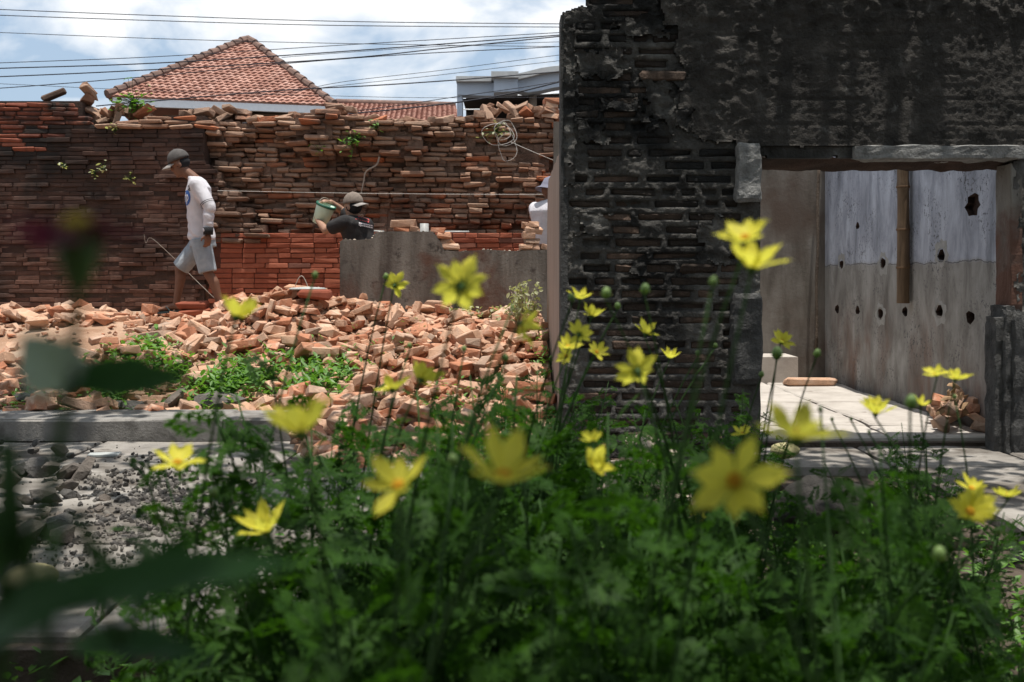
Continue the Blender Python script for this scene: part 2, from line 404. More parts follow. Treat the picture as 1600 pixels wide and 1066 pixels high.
# ------------------------------------------------------------------ mesh helpers
class MB:
    def __init__(self):
        self.v = []
        self.f = []
        self.n = 0

    def add(self, verts, faces, M=None):
        a = np.asarray(verts, dtype=float)
        if M is not None:
            m = np.array(M)
            a = a @ m[:3, :3].T + m[:3, 3]
        n = self.n
        self.v.append(a)
        self.f.extend([tuple(i + n for i in f) for f in faces])
        self.n += len(a)
        return self

    def box(self, x0, x1, y0, y1, z0, z1, M=None):
        v = [(x, y, z) for z in (z0, z1) for y in (y0, y1) for x in (x0, x1)]
        f = [(0, 2, 3, 1), (4, 5, 7, 6), (0, 1, 5, 4), (2, 6, 7, 3), (0, 4, 6, 2), (1, 3, 7, 5)]
        return self.add(v, f, M)

    def tube(self, pts, radii, n=6, cap=True, flat=None):
        pts = [Vector(p) for p in pts]
        k = len(pts)
        if isinstance(radii, (int, float)):
            radii = [radii] * k
        t0 = (pts[1] - pts[0]).normalized()
        up = Vector((0, 0, 1)) if abs(t0.z) < 0.9 else Vector((0, 1, 0))
        a = t0.cross(up).normalized()
        verts = []
        for i, p in enumerate(pts):
            t = (pts[min(i + 1, k - 1)] - pts[max(i - 1, 0)]).normalized()
            a = (a - t * a.dot(t)).normalized()
            b = t.cross(a)
            r = radii[i]
            for j in range(n):
                th = 2 * math.pi * j / n
                verts.append(p + (a * math.cos(th) + b * math.sin(th)) * r)
        faces = [(i * n + j, i * n + (j + 1) % n, (i + 1) * n + (j + 1) % n, (i + 1) * n + j)
                 for i in range(k - 1) for j in range(n)]
        if cap:
            faces.append(tuple(reversed(range(n))))
            faces.append(tuple((k - 1) * n + j for j in range(n)))
        return self.add([tuple(q) for q in verts], faces)

    def lathe(self, prof, n=16, M=None, cap0=True, cap1=True):
        v = [(r * math.cos(2 * math.pi * j / n), r * math.sin(2 * math.pi * j / n), z) for r, z in prof for j in range(n)]
        k = len(prof)
        f = [(i * n + j, i * n + (j + 1) % n, (i + 1) * n + (j + 1) % n, (i + 1) * n + j) for i in range(k - 1) for j in range(n)]
        if cap0:
            f.append(tuple(reversed(range(n))))
        if cap1:
            f.append(tuple((k - 1) * n + j for j in range(n)))
        return self.add(v, f, M)

    def ellipsoid(self, c, r, M=None, n=14, k=9, rot=None):
        prof = [(max(1e-4, math.sin(math.pi * i / (k - 1))), -math.cos(math.pi * i / (k - 1))) for i in range(k)]
        T = Matrix.Translation(Vector(c)) @ (rot.to_matrix().to_4x4() if rot else Matrix()) @ Matrix.Diagonal((r[0], r[1], r[2], 1))
        if M is not None:
            T = M @ T
        return self.lathe(prof, n, T)

    def mesh(self, name, mat, smooth=False):
        me = bpy.data.meshes.new(name)
        vs = np.concatenate(self.v) if self.v else np.zeros((0, 3))
        me.from_pydata(vs.tolist(), [], self.f)
        if mat:
            me.materials.append(MAT[mat] if isinstance(mat, str) else mat)
        if smooth:
            me.polygons.foreach_set('use_smooth', [True] * len(me.polygons))
        me.update()
        return me

    def build(self, name, mat, parent=None, smooth=False, origin=None):
        if origin is not None:
            o = Vector(origin)
            self.v = [a - np.array(o) for a in self.v]
        ob = bpy.data.objects.new(name, self.mesh(name, mat, smooth))
        col.objects.link(ob)
        if origin is not None and parent is None:
            ob.location = o
        ob.parent = parent
        return ob


def tag(o, label=None, cat=None, group=None, kind=None):
    if label:
        o['label'] = label
    if cat:
        o['category'] = cat
    if group:
        o['group'] = group
    if kind:
        o['kind'] = kind
    return o


def empty(name, loc, label, cat, group=None):
    o = bpy.data.objects.new(name, None)
    o.empty_display_size = 0.1
    col.objects.link(o)
    o.location = loc
    return tag(o, label, cat, group)


def link(name, me, parent=None, M=None):
    o = bpy.data.objects.new(name, me)
    col.objects.link(o)
    o.parent = parent
    if M is not None:
        o.matrix_basis = M
    return o


def hull(points):
    bm = bmesh.new()
    for p in points:
        bm.verts.new(p)
    r = bmesh.ops.convex_hull(bm, input=bm.verts)
    junk = [g for g in r['geom_interior'] if isinstance(g, bmesh.types.BMVert)]
    bmesh.ops.delete(bm, geom=list(set(junk)), context='VERTS')
    bmesh.ops.recalc_face_normals(bm, faces=bm.faces)
    bm.verts.index_update()
    v = [tuple(x.co) for x in bm.verts]
    f = [tuple(x.index for x in fa.verts) for fa in bm.faces]
    bm.free()
    return v, f


def brick_proto(rng, L=0.24, D=0.12, H=0.055, ch=0.007, jit=0.004, broken=0.0):
    hx, hy, hz = L / 2, D / 2, H / 2
    pts = []
    for sx in (-1, 1):
        for sy in (-1, 1):
            for sz in (-1, 1):
                cx, cy, cz = sx * hx, sy * hy, sz * hz
                if broken:
                    if sx > 0:
                        cx *= 1 - broken * rng.uniform(0.0, 1.3)
                    cy *= 1 - broken * rng.uniform(0.0, 0.45)
                    cz *= 1 - broken * rng.uniform(0.0, 0.35)
                c = ch * rng.uniform(0.6, 2.0)
                jx, jy, jz = (rng.uniform(-jit, jit) for _ in range(3))
                cx += jx; cy += jy; cz += jz
                pts += [(cx, cy - sy * c, cz - sz * c), (cx - sx * c, cy, cz - sz * c), (cx - sx * c, cy - sy * c, cz)]
    return hull(pts)


def rock_proto(rng, n=16, sq=(1, 0.8, 0.6)):
    pts = []
    for i in range(n):
        v = Vector((rng.gauss(0, 1), rng.gauss(0, 1), rng.gauss(0, 1))).normalized()
        r = rng.uniform(0.82, 1.05)
        pts.append((v.x * sq[0] * r * 0.5, v.y * sq[1] * r * 0.5, v.z * sq[2] * r * 0.5))
    return hull(pts)


def round_rock(rng, n=3, sq=(1, 0.8, 0.6), rough=0.12):
    bm = bmesh.new()
    bmesh.ops.create_icosphere(bm, subdivisions=n, radius=0.5)
    o = Vector((rng.uniform(0, 50), rng.uniform(0, 50), rng.uniform(0, 50)))
    for v in bm.verts:
        k = 1 + rough * noise.fractal(v.co * 3 + o, 1.0, 2.0, 3)
        v.co = Vector((v.co.x * sq[0], v.co.y * sq[1], v.co.z * sq[2])) * k
    v = [tuple(x.co) for x in bm.verts]
    f = [tuple(x.index for x in fa.verts) for fa in bm.faces]
    bm.free()
    return v, f


rb = random.Random(11)
WALLB = [brick_proto(rb, ch=0.0035, jit=0.003) for _ in range(14)]
WORNB = [brick_proto(rb, ch=0.010, jit=0.008) for _ in range(14)]
BROKB = [brick_proto(rb, ch=0.0035, jit=0.010, broken=rb.uniform(0.2, 0.85)) for _ in range(30)]
ROCKS = [rock_proto(rb, 18) for _ in range(10)]


def proto_meshes(protos, name, mat):
    out = []
    for v, f in protos:
        b = MB()
        b.add(v, f)
        out.append(b.mesh(name, mat))
    return out


def brick_M(c, dims, rot=(0, 0, 0), ref=(0.24, 0.12, 0.055)):
    return Matrix.Translation(Vector(c)) @ Euler(rot).to_matrix().to_4x4() @ Matrix.Diagonal((dims[0] / ref[0], dims[1] / ref[1], dims[2] / ref[2], 1))


def to_px(p):
    return 800 + p[0] / p[1] * F, HORV - (p[2] - CAMZ) / p[1] * F


def in_frame(p, m=20):
    u, v = to_px(p)
    return -m < u < 1600 + m and -m < v < 1066 + m


def lay(name, rows, protos, mat, parent, limit=290, rest='brickwork'):
    """rows = list of matrices: the ones in view become brick children, the rest one joined part"""
    meshes = proto_meshes(protos, name, mat)
    vis = [m for m in rows if in_frame(m.translation)]
    hid = [m for m in rows if not in_frame(m.translation)]
    vis.sort(key=lambda m: -m.to_scale()[0] * m.to_scale()[2])
    extra = vis[limit:] + hid
    for m in vis[:limit]:
        link(name, random.choice(meshes), parent, m)
    if extra:
        b = MB()
        for m in extra:
            v, f = random.choice(protos)
            b.add(v, f, m)
        o = b.build(rest, mat, parent)
        tag(o, kind='stuff')


# ------------------------------------------------------------------ ground, path, kerb
b = MB()
b.add([(-600, -200, -0.16), (600, -200, -0.16), (600, 1500, -0.16), (-600, 1500, -0.16)], [(0, 1, 2, 3)])
tag(b.build('ground', 'soil'), kind='structure')


def slab_mesh(poly, z0, z1, rng, ch=0.012):
    """flat slab from an outline with a chamfered, slightly uneven edge"""
    n = len(poly)
    cx = sum(p[0] for p in poly) / n
    cy = sum(p[1] for p in poly) / n
    dz = [rng.uniform(-0.006, 0.006) for _ in poly]
    low = [(x, y, z0) for x, y in poly]
    mid = [(x, y, z1 - ch + dz[i]) for i, (x, y) in enumerate(poly)]
    top = []
    for i, (x, y) in enumerate(poly):
        d = math.hypot(x - cx, y - cy)
        top.append((x + (cx - x) / d * ch * 1.5, y + (cy - y) / d * ch * 1.5, z1 + dz[i]))
    f = [tuple(range(2 * n, 3 * n))]
    for k in range(2):
        for i in range(n):
            j = (i + 1) % n
            f.append((k * n + i, k * n + j, (k + 1) * n + j, (k + 1) * n + i))
    return low + mid + top, f


def slab_grid(name, xs, ys, z0, z1, mat, parent, rng, gap=0.012, keep=lambda x, y: True, wob=0.03):
    px = [[(x + rng.uniform(-wob, wob), y + rng.uniform(-wob, wob)) for x in xs] for y in ys]
    for j in range(len(ys) - 1):
        for i in range(len(xs) - 1):
            if not keep((xs[i] + xs[i + 1]) / 2, (ys[j] + ys[j + 1]) / 2):
                continue
            q = [px[j][i], px[j][i + 1], px[j + 1][i + 1], px[j + 1][i]]
            c = (sum(p[0] for p in q) / 4, sum(p[1] for p in q) / 4)
            pts = []
            for k in range(4):
                a, bq = q[k], q[(k + 1) % 4]
                for t in (0, 0.33, 0.66):
                    x = a[0] + (bq[0] - a[0]) * t
                    y = a[1] + (bq[1] - a[1]) * t
                    d = math.hypot(x - c[0], y - c[1])
                    g = gap + rng.uniform(0, 0.008)
                    pts.append((x + (c[0] - x) / d * g, y + (c[1] - y) / d * g))
            m = MB()
            v, f = slab_mesh(pts, z0, z1 + rng.uniform(-0.006, 0.006), rng)
            m.add(v, f)
            m.build(name, mat, parent)


rp = random.Random(3)
b = MB()
b.box(-9, -0.35, 3.0, 7.3, -0.155, -0.03)
path = tag(b.build('path', 'soil'), kind='structure')
slab_grid('paving_slab', [-9, -7.4, -5.6, -4.1, -2.7, -1.35, -0.3], [3.05, 4.12, 5.3, 6.56], -0.05, 0.0, 'slab', path, rp, 0.012)

# kerb: worn long concrete blocks
b = MB()
b.box(-9, -1.5, 6.66, 7.0, -0.02, 0.09)
kerb = tag(b.build('kerb', 'kerb'), kind='structure')
x = -9.0
while x < -1.45:
    L = rp.uniform(1.5, 2.1)
    x1 = min(x + L, -1.4)
    pts = [(x + 0.004, 6.60 + rp.uniform(-.01, .01)), ((x + x1) / 2, 6.6 + rp.uniform(-.012, .012)), (x1 - 0.004, 6.60 + rp.uniform(-.01, .01)), (x1 - 0.004, 7.05), (x + 0.004, 7.05)]
    m = MB()
    v, f = slab_mesh(pts, 0.0, 0.148, rp, 0.016)
    m.add(v, f)
    m.build('kerb_stone', 'kerb', kerb)
    x = x1

# room floor inside the doorway and the outside landing
b = MB()
b.box(0.45, 3.36, 6.75, 10.7, -0.155, -0.035)
floor = tag(b.build('room_floor', 'soil'), kind='structure')
slab_grid('floor_slab', [0.46, 1.2, 1.95, 2.62, 3.34], [6.78, 7.3, 7.95, 8.6, 9.3, 10.0, 10.66], -0.06, 0.0, 'floor_slab', floor, rp, 0.01)
b = MB()
b.box(1.55, 6.0, 4.55, 6.72, -0.155, -0.11)
landing = tag(b.build('landing', 'soil'), kind='structure')
slab_grid('landing_slab', [1.5, 2.3, 3.2, 4.2, 5.2, 6.2], [4.42, 5.2, 6.0, 6.70], -0.15, -0.045, 'slab', landing, rp, 0.01,
          keep=lambda x, y: x > 2.3 or y > 5.9)

# ------------------------------------------------------------------ rubble mound
def hf(x, y):
    y0 = 6.95 - 1.5 * sstep(-1.7, -1.0, x)
    if y < y0:
        return -0.2
    t = sstep(y0, 9.5, y)
    z0 = 0.05 - 0.2 * sstep(-1.7, -1.0, x)
    h = z0 + (0.66 - z0) * (0.55 * t + 0.45 * min(1, (y - y0) / (9.4 - y0)))
    h += 0.20 * math.exp(-((x + 1.95) ** 2 / 0.55 + (y - 9.3) ** 2 / 0.3))
    h += 0.05 * fbm(x, y, 3.3, 1.1)
    return h


NX, NY = 150, 96
X0, X1, Y0, Y1 = -9.0, 0.30, 5.3, 11.25
vs, fs = [], []
for j in range(NY + 1):
    for i in range(NX + 1):
        x = X0 + (X1 - X0) * i / NX
        y = Y0 + (Y1 - Y0) * j / NY
        vs.append((x, y, hf(x, y) + 0.012 * fbm(x, y, 0, 9)))
fs = [(j * (NX + 1) + i, j * (NX + 1) + i + 1, (j + 1) * (NX + 1) + i + 1, (j + 1) * (NX + 1) + i) for j in range(NY) for i in range(NX)]
b = MB()
b.add(vs, fs)
tag(b.build('rubble_mound', 'mound', smooth=True), kind='structure')

G = 0.05
GX, GY = int((X1 - X0) / G), int((Y1 - Y0) / G)
hm = np.array([[hf(X0 + (i + .5) * G, Y0 + (j + .5) * G) for i in range(GX)] for j in range(GY)])
rr = random.Random(21)
chunks = []


def dens(x, y):
    if y < hf_start(x) - 0.1 or x > 0.24:
        return 0
    d = 1.0
    # bare dusty patch and weed patch
    d *= 1 - 0.93 * math.exp(-(((x + 4.05) / 0.75) ** 2 + ((y - 8.75) / 0.75) ** 2) ** 2)
    d *= 1 - 0.6 * math.exp(-(((x + 2.5) / 0.8) ** 2 + ((y - 7.3) / 0.35) ** 2) ** 2)
    if -3.72 < x < -2.85 and 9.3 < y < 10.5:
        return 0
    if y > 10.2:
        d *= 0.35
    return d


def hf_start(x):
    return 6.98 - 1.5 * sstep(-1.7, -1.0, x)


tries = 0
while len(chunks) < 3000 and tries < 80000:
    tries += 1
    x = rr.uniform(-6.6, 0.26)
    y = rr.uniform(5.5, 10.7)
    if rr.random() > dens(x, y):
        continue
    big = rr.random()
    s = rr.uniform(0.65, 1.1) if big < 0.45 else rr.uniform(0.28, 0.65)
    L, D, H = 0.25 * s * rr.uniform(0.7, 1.05), 0.135 * s * rr.uniform(0.8, 1.15), 0.062 * min(1.15, s * 1.2) * rr.uniform(0.75, 1.25)
    if big > 0.93:
        L, D, H = L * 1.4, D * 1.8, H * 1.2
    i0, j0 = int((x - X0) / G), int((y - Y0) / G)
    w = max(1, int(L * 0.38 / G))
    sub = hm[max(0, j0 - w):j0 + w + 1, max(0, i0 - w):i0 + w + 1]
    if sub.size == 0 or sub.min() < -0.19:
        continue
    base = 0.45 * sub.mean() + 0.55 * sub.max()
    if base > hf(x, y) + (0.04 if -3.85 < x < -2.75 and y > 8.5 else 0.17):
        continue
    z = base + H * 0.30
    tilt = 0.42 if rr.random() < 0.75 else 0.9
    M = brick_M((x, y, z), (L, D, H), (rr.gauss(0, tilt * 0.6), rr.gauss(0, tilt * 0.6), rr.uniform(0, 6.28)))
    chunks.append((M, L * D / y, (x, y, z)))
    w2 = max(0, int(L * 0.3 / G))
    hm[max(0, j0 - w2):j0 + w2 + 1, max(0, i0 - w2):i0 + w2 + 1] = np.maximum(
        hm[max(0, j0 - w2):j0 + w2 + 1, max(0, i0 - w2):i0 + w2 + 1], base + H * 0.55)
vis = [c for c in chunks if in_frame(c[2], 0)]
order = sorted(vis, key=lambda c: -c[1])
single = order[:240]
sid = set(id(c) for c in single)
rub_me = proto_meshes(BROKB, 'broken_brick', 'rubble')
for M, s, p in single:
    o = link('broken_brick', rr.choice(rub_me), None, M)
    x, y, z = p
    if x > -1.6 and y > 8.6:
        w = 'lying at the foot of the low grey plaster wall'
    elif x > -1.2 and y < 7.0:
        w = 'spilled at the near toe of the heap by the flower bed'
    elif x > -0.45:
        w = 'heaped along the pinkish side wall'
    elif x < -3.3 and y > 9.2:
        w = 'lined up below the blackened old wall'
    elif x < -3.3:
        w = 'strewn round the bare dusty patch'
    elif -2.8 < x < -1.2 and y > 8.8:
        w = 'on the hump that carries the round lid'
    elif y < 7.9 and x < -1.2:
        w = 'among the green weeds behind the kerb'
    else:
        w = 'in the open middle of the rubble heap'
    sz = 'large' if s > 0.0036 else 'medium'
    tag(o, sz + ' broken brick ' + w, 'brick', sz + ' bricks ' + w)
b = MB()
for c in chunks:
    if id(c) not in sid:
        v, f = rr.choice(BROKB)
        b.add(v, f, c[0])
for k in range(5200):      # crumbs between the bricks
    x, y = rr.uniform(-6.6, 0.27), rr.uniform(5.5, 10.6)
    if rr.random() > dens(x, y) + 0.12 or y < hf_start(x):
        continue
    z = hf(x, y)
    s = rr.uniform(0.015, 0.06)
    v, f = rr.choice(ROCKS)
    b.add(v, f, Matrix.Translation((x, y, z + s * 0.25 + rr.uniform(0, 0.04))) @ Euler((rr.uniform(0, 6), rr.uniform(0, 6), 0)).to_matrix().to_4x4() @ Matrix.Scale(s, 4))
tag(b.build('brick_rubble', 'rubble'), 'small broken brick and crumbs filling the rubble heap', 'rubble', kind='stuff')


def loose(M, label, group, mat='rubble', protos=None, name='loose_brick'):
    v, f = random.choice(protos or BROKB)
    b = MB()
    b.add(v, f)
    o = link(name, b.mesh(name, mat), None, M)
    return tag(o, label, 'brick', group)


# neat red bricks under the walking person
for i, (u, v, L) in enumerate([(302, 477, 0.30), (306, 489, 0.32)]):
    p = P(u, v, 10.05)
    loose(brick_M(p, (L, 0.15, 0.075), (0.05, -0.06, 0.1 * i)), 'whole orange-red brick stacked in pair beside the walking person\'s feet', 'red brick pair', 'brick_red', WORNB)
loose(brick_M(P(362, 476, 9.95), (0.34, 0.22, 0.10), (0.35, -0.35, 0.3)), 'large pale orange brick slab tilted at the walking person\'s rear foot', None, 'rubble', WORNB)
loose(brick_M(P(330, 503, 9.6), (0.2, 0.19, 0.14), (0.5, 0.1, 0.2)), 'squarish orange brick propped up below the walking person', None, 'rubble', WORNB)
loose(brick_M(P(492, 460, 9.1), (0.30, 0.14, 0.075), (0.1, 0.05, 0.1)), 'whole orange brick lying on top of the rubble hump under the lid', None, 'brick_red', WORNB)

# ------------------------------------------------------------------ back wall: left old section + low red section + stripped section
rw = random.Random(5)
YA = 11.15      # old outer face
XA1 = P(322, 300, YA).x


def topA(x):
    u, _ = to_px((x, YA, 2))
    if u < 132:
        return P(0, 155, YA).z
    if u < 178:
        return P(0, 192, YA).z
    if u < 232:
        return P(0, 188, YA).z
    return P(0, 176 + 3 * math.sin(u * .2), YA).z


wallA = empty('brick_wall', (-5.5, YA, 0), 'old mould-blackened brick wall section behind the walking person', 'wall')
oA = Vector((-5.5, YA, 0))
rowsA, rowsTop, rowsLoose = [], [], []
z = 0.35
course = 0
while z < 3.1:
    h = rw.uniform(0.044, 0.051)
    x = -8.6 + (0.12 if course % 2 else 0)
    while x < XA1 + 0.1:
        L = rw.choice([0.26, 0.28, 0.25, 0.13, 0.27])
        cx = x + L / 2
        endx = XA1 + 0.10 * fbm(0, 0, z, 4) - 0.25 * sstep(2.2, 2.75, z) * 0
        if cx < endx and z + h < topA(cx) + 0.01:
            yy = YA + rw.gauss(0, 0.006)
            if rw.random() < 0.05:
                yy -= rw.uniform(0.01, 0.035)
            if rw.random() < 0.03:
                yy += 0.04
            if z > 2.2 and cx < -3.9:
                yy -= 0.02 * rw.random()
            M = brick_M(Vector((cx, yy + 0.06, z + h / 2)) - oA, (L - rw.uniform(0.002, 0.009), 0.12, h - rw.uniform(0.0, 0.005)), (rw.gauss(0, .01), rw.gauss(0, .008), rw.gauss(0, .012)))
            u, vv = to_px((cx, YA, z))
            if vv < 204 and u > 138:
                M = M @ Matrix.Translation((rw.uniform(-.01, .01), rw.uniform(-.07, .03), 0)) @ Euler((rw.gauss(0, .05), rw.gauss(0, .04), rw.gauss(0, .12))).to_matrix().to_4x4()
                rowsLoose.append((M, (cx, YA, z)))
                x += L
                continue
            (rowsTop if (vv < 200 and u < 140) or (vv < 250 and u < 60 + rw.uniform(-30, 30) and rw.random() < .7) else rowsA).append((M, (cx, YA, z)))
        x += L
    z += h + 0.002
    course += 1


def lay2(name, rows, protos, mat, parent, limit, rest='brickwork', visible=None):
    meshes = proto_meshes(protos, name, mat)
    ok = visible or (lambda p: in_frame(p, 5))
    vis = [r for r in rows if ok(r[1])]
    vis.sort(key=lambda r: -r[0].to_scale()[0] * r[0].to_scale()[2] + 0.01 * rw.random())
    keep = set(id(r) for r in vis[:limit])
    for r in vis[:limit]:
        link(name, rw.choice(meshes), parent, r[0])
    ex = [r for r in rows if id(r) not in keep]
    if ex:
        b = MB()
        for r in ex:
            v, f = rw.choice(protos)
            b.add(v, f, r[0])
        tag(b.build(rest, mat, parent), kind='stuff')


lay2('brick', rowsA, WALLB, 'brick_old', wallA, 240)
lay2('brick', rowsTop, WORNB, 'brick_topred', wallA, 50, 'brick_course')
lay2('brick', rowsLoose, WORNB, 'brick_strip', wallA, 60, 'brick_course')
b = MB()
x = -8.6
while x < XA1 - 0.02:
    x1 = min(x + 0.25, XA1 - 0.02)
    b.box(x - oA.x, x1 - oA.x, 0.007, 0.55, 0, min(topA(x + .01), topA(x1 - .01)) - 0.02)
    x = x1
b.build('mortar_core', 'mud_dark', wallA)

# stripped section
YB = 11.42
XB0, XB1 = XA1 - 0.1, 1.6
topB_pts = [(300, 196), (335, 190), (362, 182), (385, 190), (430, 190), (470, 184), (520, 176), (545, 182), (590, 190), (650, 192), (700, 190), (735, 188), (760, 181), (800, 183), (840, 182), (880, 178), (1100, 178)]


def topB(x):
    u, _ = to_px((x, YB, 2))
    for (a, va), (c, vc) in zip(topB_pts, topB_pts[1:]):
        if a <= u <= c:
            return P(0, va + (vc - va) * (u - a) / (c - a), YB).z
    return P(0, 196 if u < 300 else 178, YB).z


def stripY(x, z):
    """depth of the torn face (smaller = nearer)"""
    u, v = to_px((x, YB, z))
    y = YB
    # upper band that still stands proud
    edge = 232 + 14 * math.sin(u * .013) + 10 * math.sin(u * .041)
    if v < edge and u < 660:
        y -= 0.12 + 0.07 * max(0, min(1, (edge - v) / 30))
    if u > 640 and v < 215:
        y -= 0.06
    # left torn leaf with a diagonal ragged edge
    diag = 318 + max(0, (v - 240)) * 0.82
    if v > 240 and u < diag + 8 * math.sin(v * .25):
        y -= 0.25
        return y + 0.02 * fbm(x, z, 1.7, 2.5)
    if u > 640 and v > 228 and v < 350 and u < 860:
        y -= 0.05
    y += 0.11 * fbm(x, z, 1.7, 1.6) + 0.04 * fbm(x, z, 4.7, 4.5)
    return y


wallB = empty('brick_wall', (-1.2, YB, 0), 'long torn brick wall stripped of its face behind the workers', 'wall')
oB = Vector((-1.2, YB, 0))
rowsB, rowsB2 = [], []
z = 1.40
course = 0
while z < 3.0:
    h = rw.uniform(0.049, 0.059)
    x = XB0 + rw.uniform(-0.1, 0.1)
    while x < XB1:
        L = rw.choice([0.13, 0.15, 0.24, 0.26, 0.2, 0.12, 0.28])
        cx = x + L / 2
        if z + h < topB(cx) + rw.uniform(-0.03, 0.03) and cx > XB0 + 0.08 and cx < XB1:
            yy = stripY(cx, z + h / 2)
            r = rw.random()
            yy += rw.gauss(0, 0.014)
            miss = 0.09
            u, v = to_px((cx, YB, z))
            if r < miss:
                x += L
                continue
            if r > 0.86:
                yy -= rw.uniform(0.03, 0.11)
            M = brick_M(Vector((cx, yy + 0.08, z + h / 2 + 0.022 * fbm(cx, 0, z * .3, .9))) - oB, (L - rw.uniform(0.002, 0.014), 0.17, h - rw.uniform(-0.003, 0.010)),
                        (rw.gauss(0, .03), rw.gauss(0, .025), rw.gauss(0, .05)))
            (rowsB2 if (v > 238 and u < 318 + max(0, (v - 240)) * 0.82) else rowsB).append((M, (cx, YB, z)))
        x += L
    z += h + 0.003
    course += 1
lay2('brick', rowsB2, WORNB, 'brick_leaf', wallB, 60, 'brick_course')
lay2('brick', rowsB, WORNB, 'brick_strip', wallB, 230, visible=lambda p: 300 < to_px(p)[0] < 870 and to_px(p)[1] < 366)
b = MB()
n = 60
for i in range(n):
    xa = XB0 + 0.08 + (XB1 - XB0 - .08) * i / n
    xb = XB0 + 0.08 + (XB1 - XB0 - .08) * (i + 1) / n
    zt = min(topB(xa), topB(xb)) - 0.03
    m = 26
    zs = [0.3 + (zt - 0.3) * k / m for k in range(m + 1)]
    for za, zb in zip(zs, zs[1:]):
        yf = stripY((xa + xb) / 2, (za + zb) / 2) + 0.035 + rw.uniform(-.012, .012)
        b.box(xa - oB.x, xb - oB.x, yf - oB.y, 0.62, za, zb + 0.001)
b.build('mud_core', 'mud', wallB)

# low red section in front of the stripped one
YC = 11.15
ZC = P(0, 364, YC).z
wallC = empty('brick_wall', (-1.0, YC, 0), 'low even red brick wall ledge behind the grey plaster wall', 'wall')
oC = Vector((-1.0, YC, 0))
rowsC = []
hC = 0.0565
nC = int((ZC - 0.55) / hC)
for k in range(nC):
    z = ZC - (k + 1) * hC
    x = XA1 + 0.02 + (0.13 if k % 2 else 0) - 0.13
    while x < 1.5:
        L = rw.choice([0.25, 0.27, 0.26, 0.26, 0.14])
        cx = x + L / 2
        if cx > XA1 + 0.09:
            u, v = to_px((cx, YC, z))
            M = brick_M(Vector((cx, YC + 0.06 + rw.gauss(0, .004), z + hC / 2)) - oC, (L - rw.uniform(.004, .009), 0.125, hC - rw.uniform(.004, .008)), (rw.gauss(0, .006), rw.gauss(0, .006), rw.gauss(0, .006)))
            rowsC.append((M, (cx, YC, z)))
        x += L
lay2('brick', rowsC, WALLB, 'brick_red', wallC, 240, visible=lambda p: 320 < to_px(p)[0] < 540 or (680 < to_px(p)[0] < 860 and to_px(p)[1] < 400))
b = MB()
b.box(XA1 + 0.05 - oC.x, 1.5 - oC.x, 0.012, 0.25, 0, ZC - 0.012)
b.build('mortar_core', 'mortar_red', wallC)

# loose bricks tumbled along the wall tops
rl = random.Random(31)
lbl = 'loose broken brick balanced along the ragged top of the torn wall'
grp = 'loose bricks on the torn wall top'
meL = proto_meshes(BROKB, 'loose_brick', 'brick_strip')
spots = []
for u in range(142, 870, 11):
    lo = 1
    if u < 240:
        lo = 3
    elif 335 < u < 375 or 510 < u < 540 or 750 < u < 860:
        lo = 2
    for k in range(lo):
        if rl.random() < 0.8:
            spots.append((u + rl.uniform(-6, 6), k))
for u, k in spots:
    Y = YA + 0.22 if u < 322 else YB + 0.0
    xx = (u - 800) / F * Y
    zt = topA(xx) if u < 322 else topB(xx)
    L = rl.uniform(0.13, 0.27)
    tl = 0.7 if u < 240 or u > 740 else 0.25
    M = brick_M((xx, Y + rl.uniform(-.06, .16), zt + 0.02 + k * 0.062 + rl.uniform(-.01, .015)), (L, 0.13, rl.uniform(0.05, 0.075)), (rl.gauss(0, tl * .5), rl.gauss(0, tl), rl.uniform(-1.2, 1.2)))
    w = ('tumbled round the leafy plant on the old wall top' if u < 250 else 'on the wall top below the white fascia of the tiled house' if u < 420 else
         'on the torn wall top before the gap right of the tiled house' if u < 560 else 'on the torn wall top before the low red roof' if u < 735 else 'on the torn wall top before the blue building')
    tag(link('loose_brick', rl.choice(meL), None, M), 'loose broken brick ' + w, 'brick', 'loose bricks ' + w)
loose(brick_M(P(84, 149, 11.3), (0.27, 0.12, 0.06), (0, -0.45, 0.2)), 'single dark brick tilted on the flat red-brown top of the old wall', None, 'brick_leaf', WORNB)
for k in range(4):
    loose(brick_M(P(862 + rl.uniform(-4, 4), 181 - k * 7.5, 11.4), (0.2 + rl.uniform(-.05, .02), 0.14, 0.065), (0, rl.gauss(0, .1), rl.uniform(-.4, .4))),
          'pinkish brick in the little leaning stack topping the torn wall by the black wall', 'leaning stack of bricks', 'rubble', BROKB)

# ------------------------------------------------------------------ low grey plaster wall
YD = 9.45
prof = [(531, 378), (536, 375), (560, 374), (582, 372), (586, 364), (600, 362), (640, 363), (676, 363), (683, 372), (690, 381), (694, 391), (720, 392), (760, 391), (800, 393), (858, 391)]
b = MB()
top = [P(u, v + 1.2 * math.sin(u * .9), YD) for u, v in prof]
n = len(top)
zb = 0.4
v = []
for y in (YD, YD + 0.13):
    v += [(p.x, y, zb) for p in top] + [(p.x, y, p.z) for p in top]
f = []
for i in range(n - 1):
    f += [(i, i + 1, n + i + 1, n + i), (2 * n + i, 3 * n + i, 3 * n + i + 1, 2 * n + i + 1), (n + i, n + i + 1, 3 * n + i + 1, 3 * n + i)]
f += [(0, n, 3 * n, 2 * n), (n - 1, 3 * n - 1, 4 * n - 1, 2 * n - 1)]
b.add(v, f)
wallD = empty('plaster_wall', (-0.7, YD, 0.4), 'low grey plastered wall with stepped broken top in front of the bucket worker', 'wall')
b.v = [a - np.array((-0.7, YD, 0.4)) for a in b.v]
b.build('wall_body', 'plaster_low', wallD)
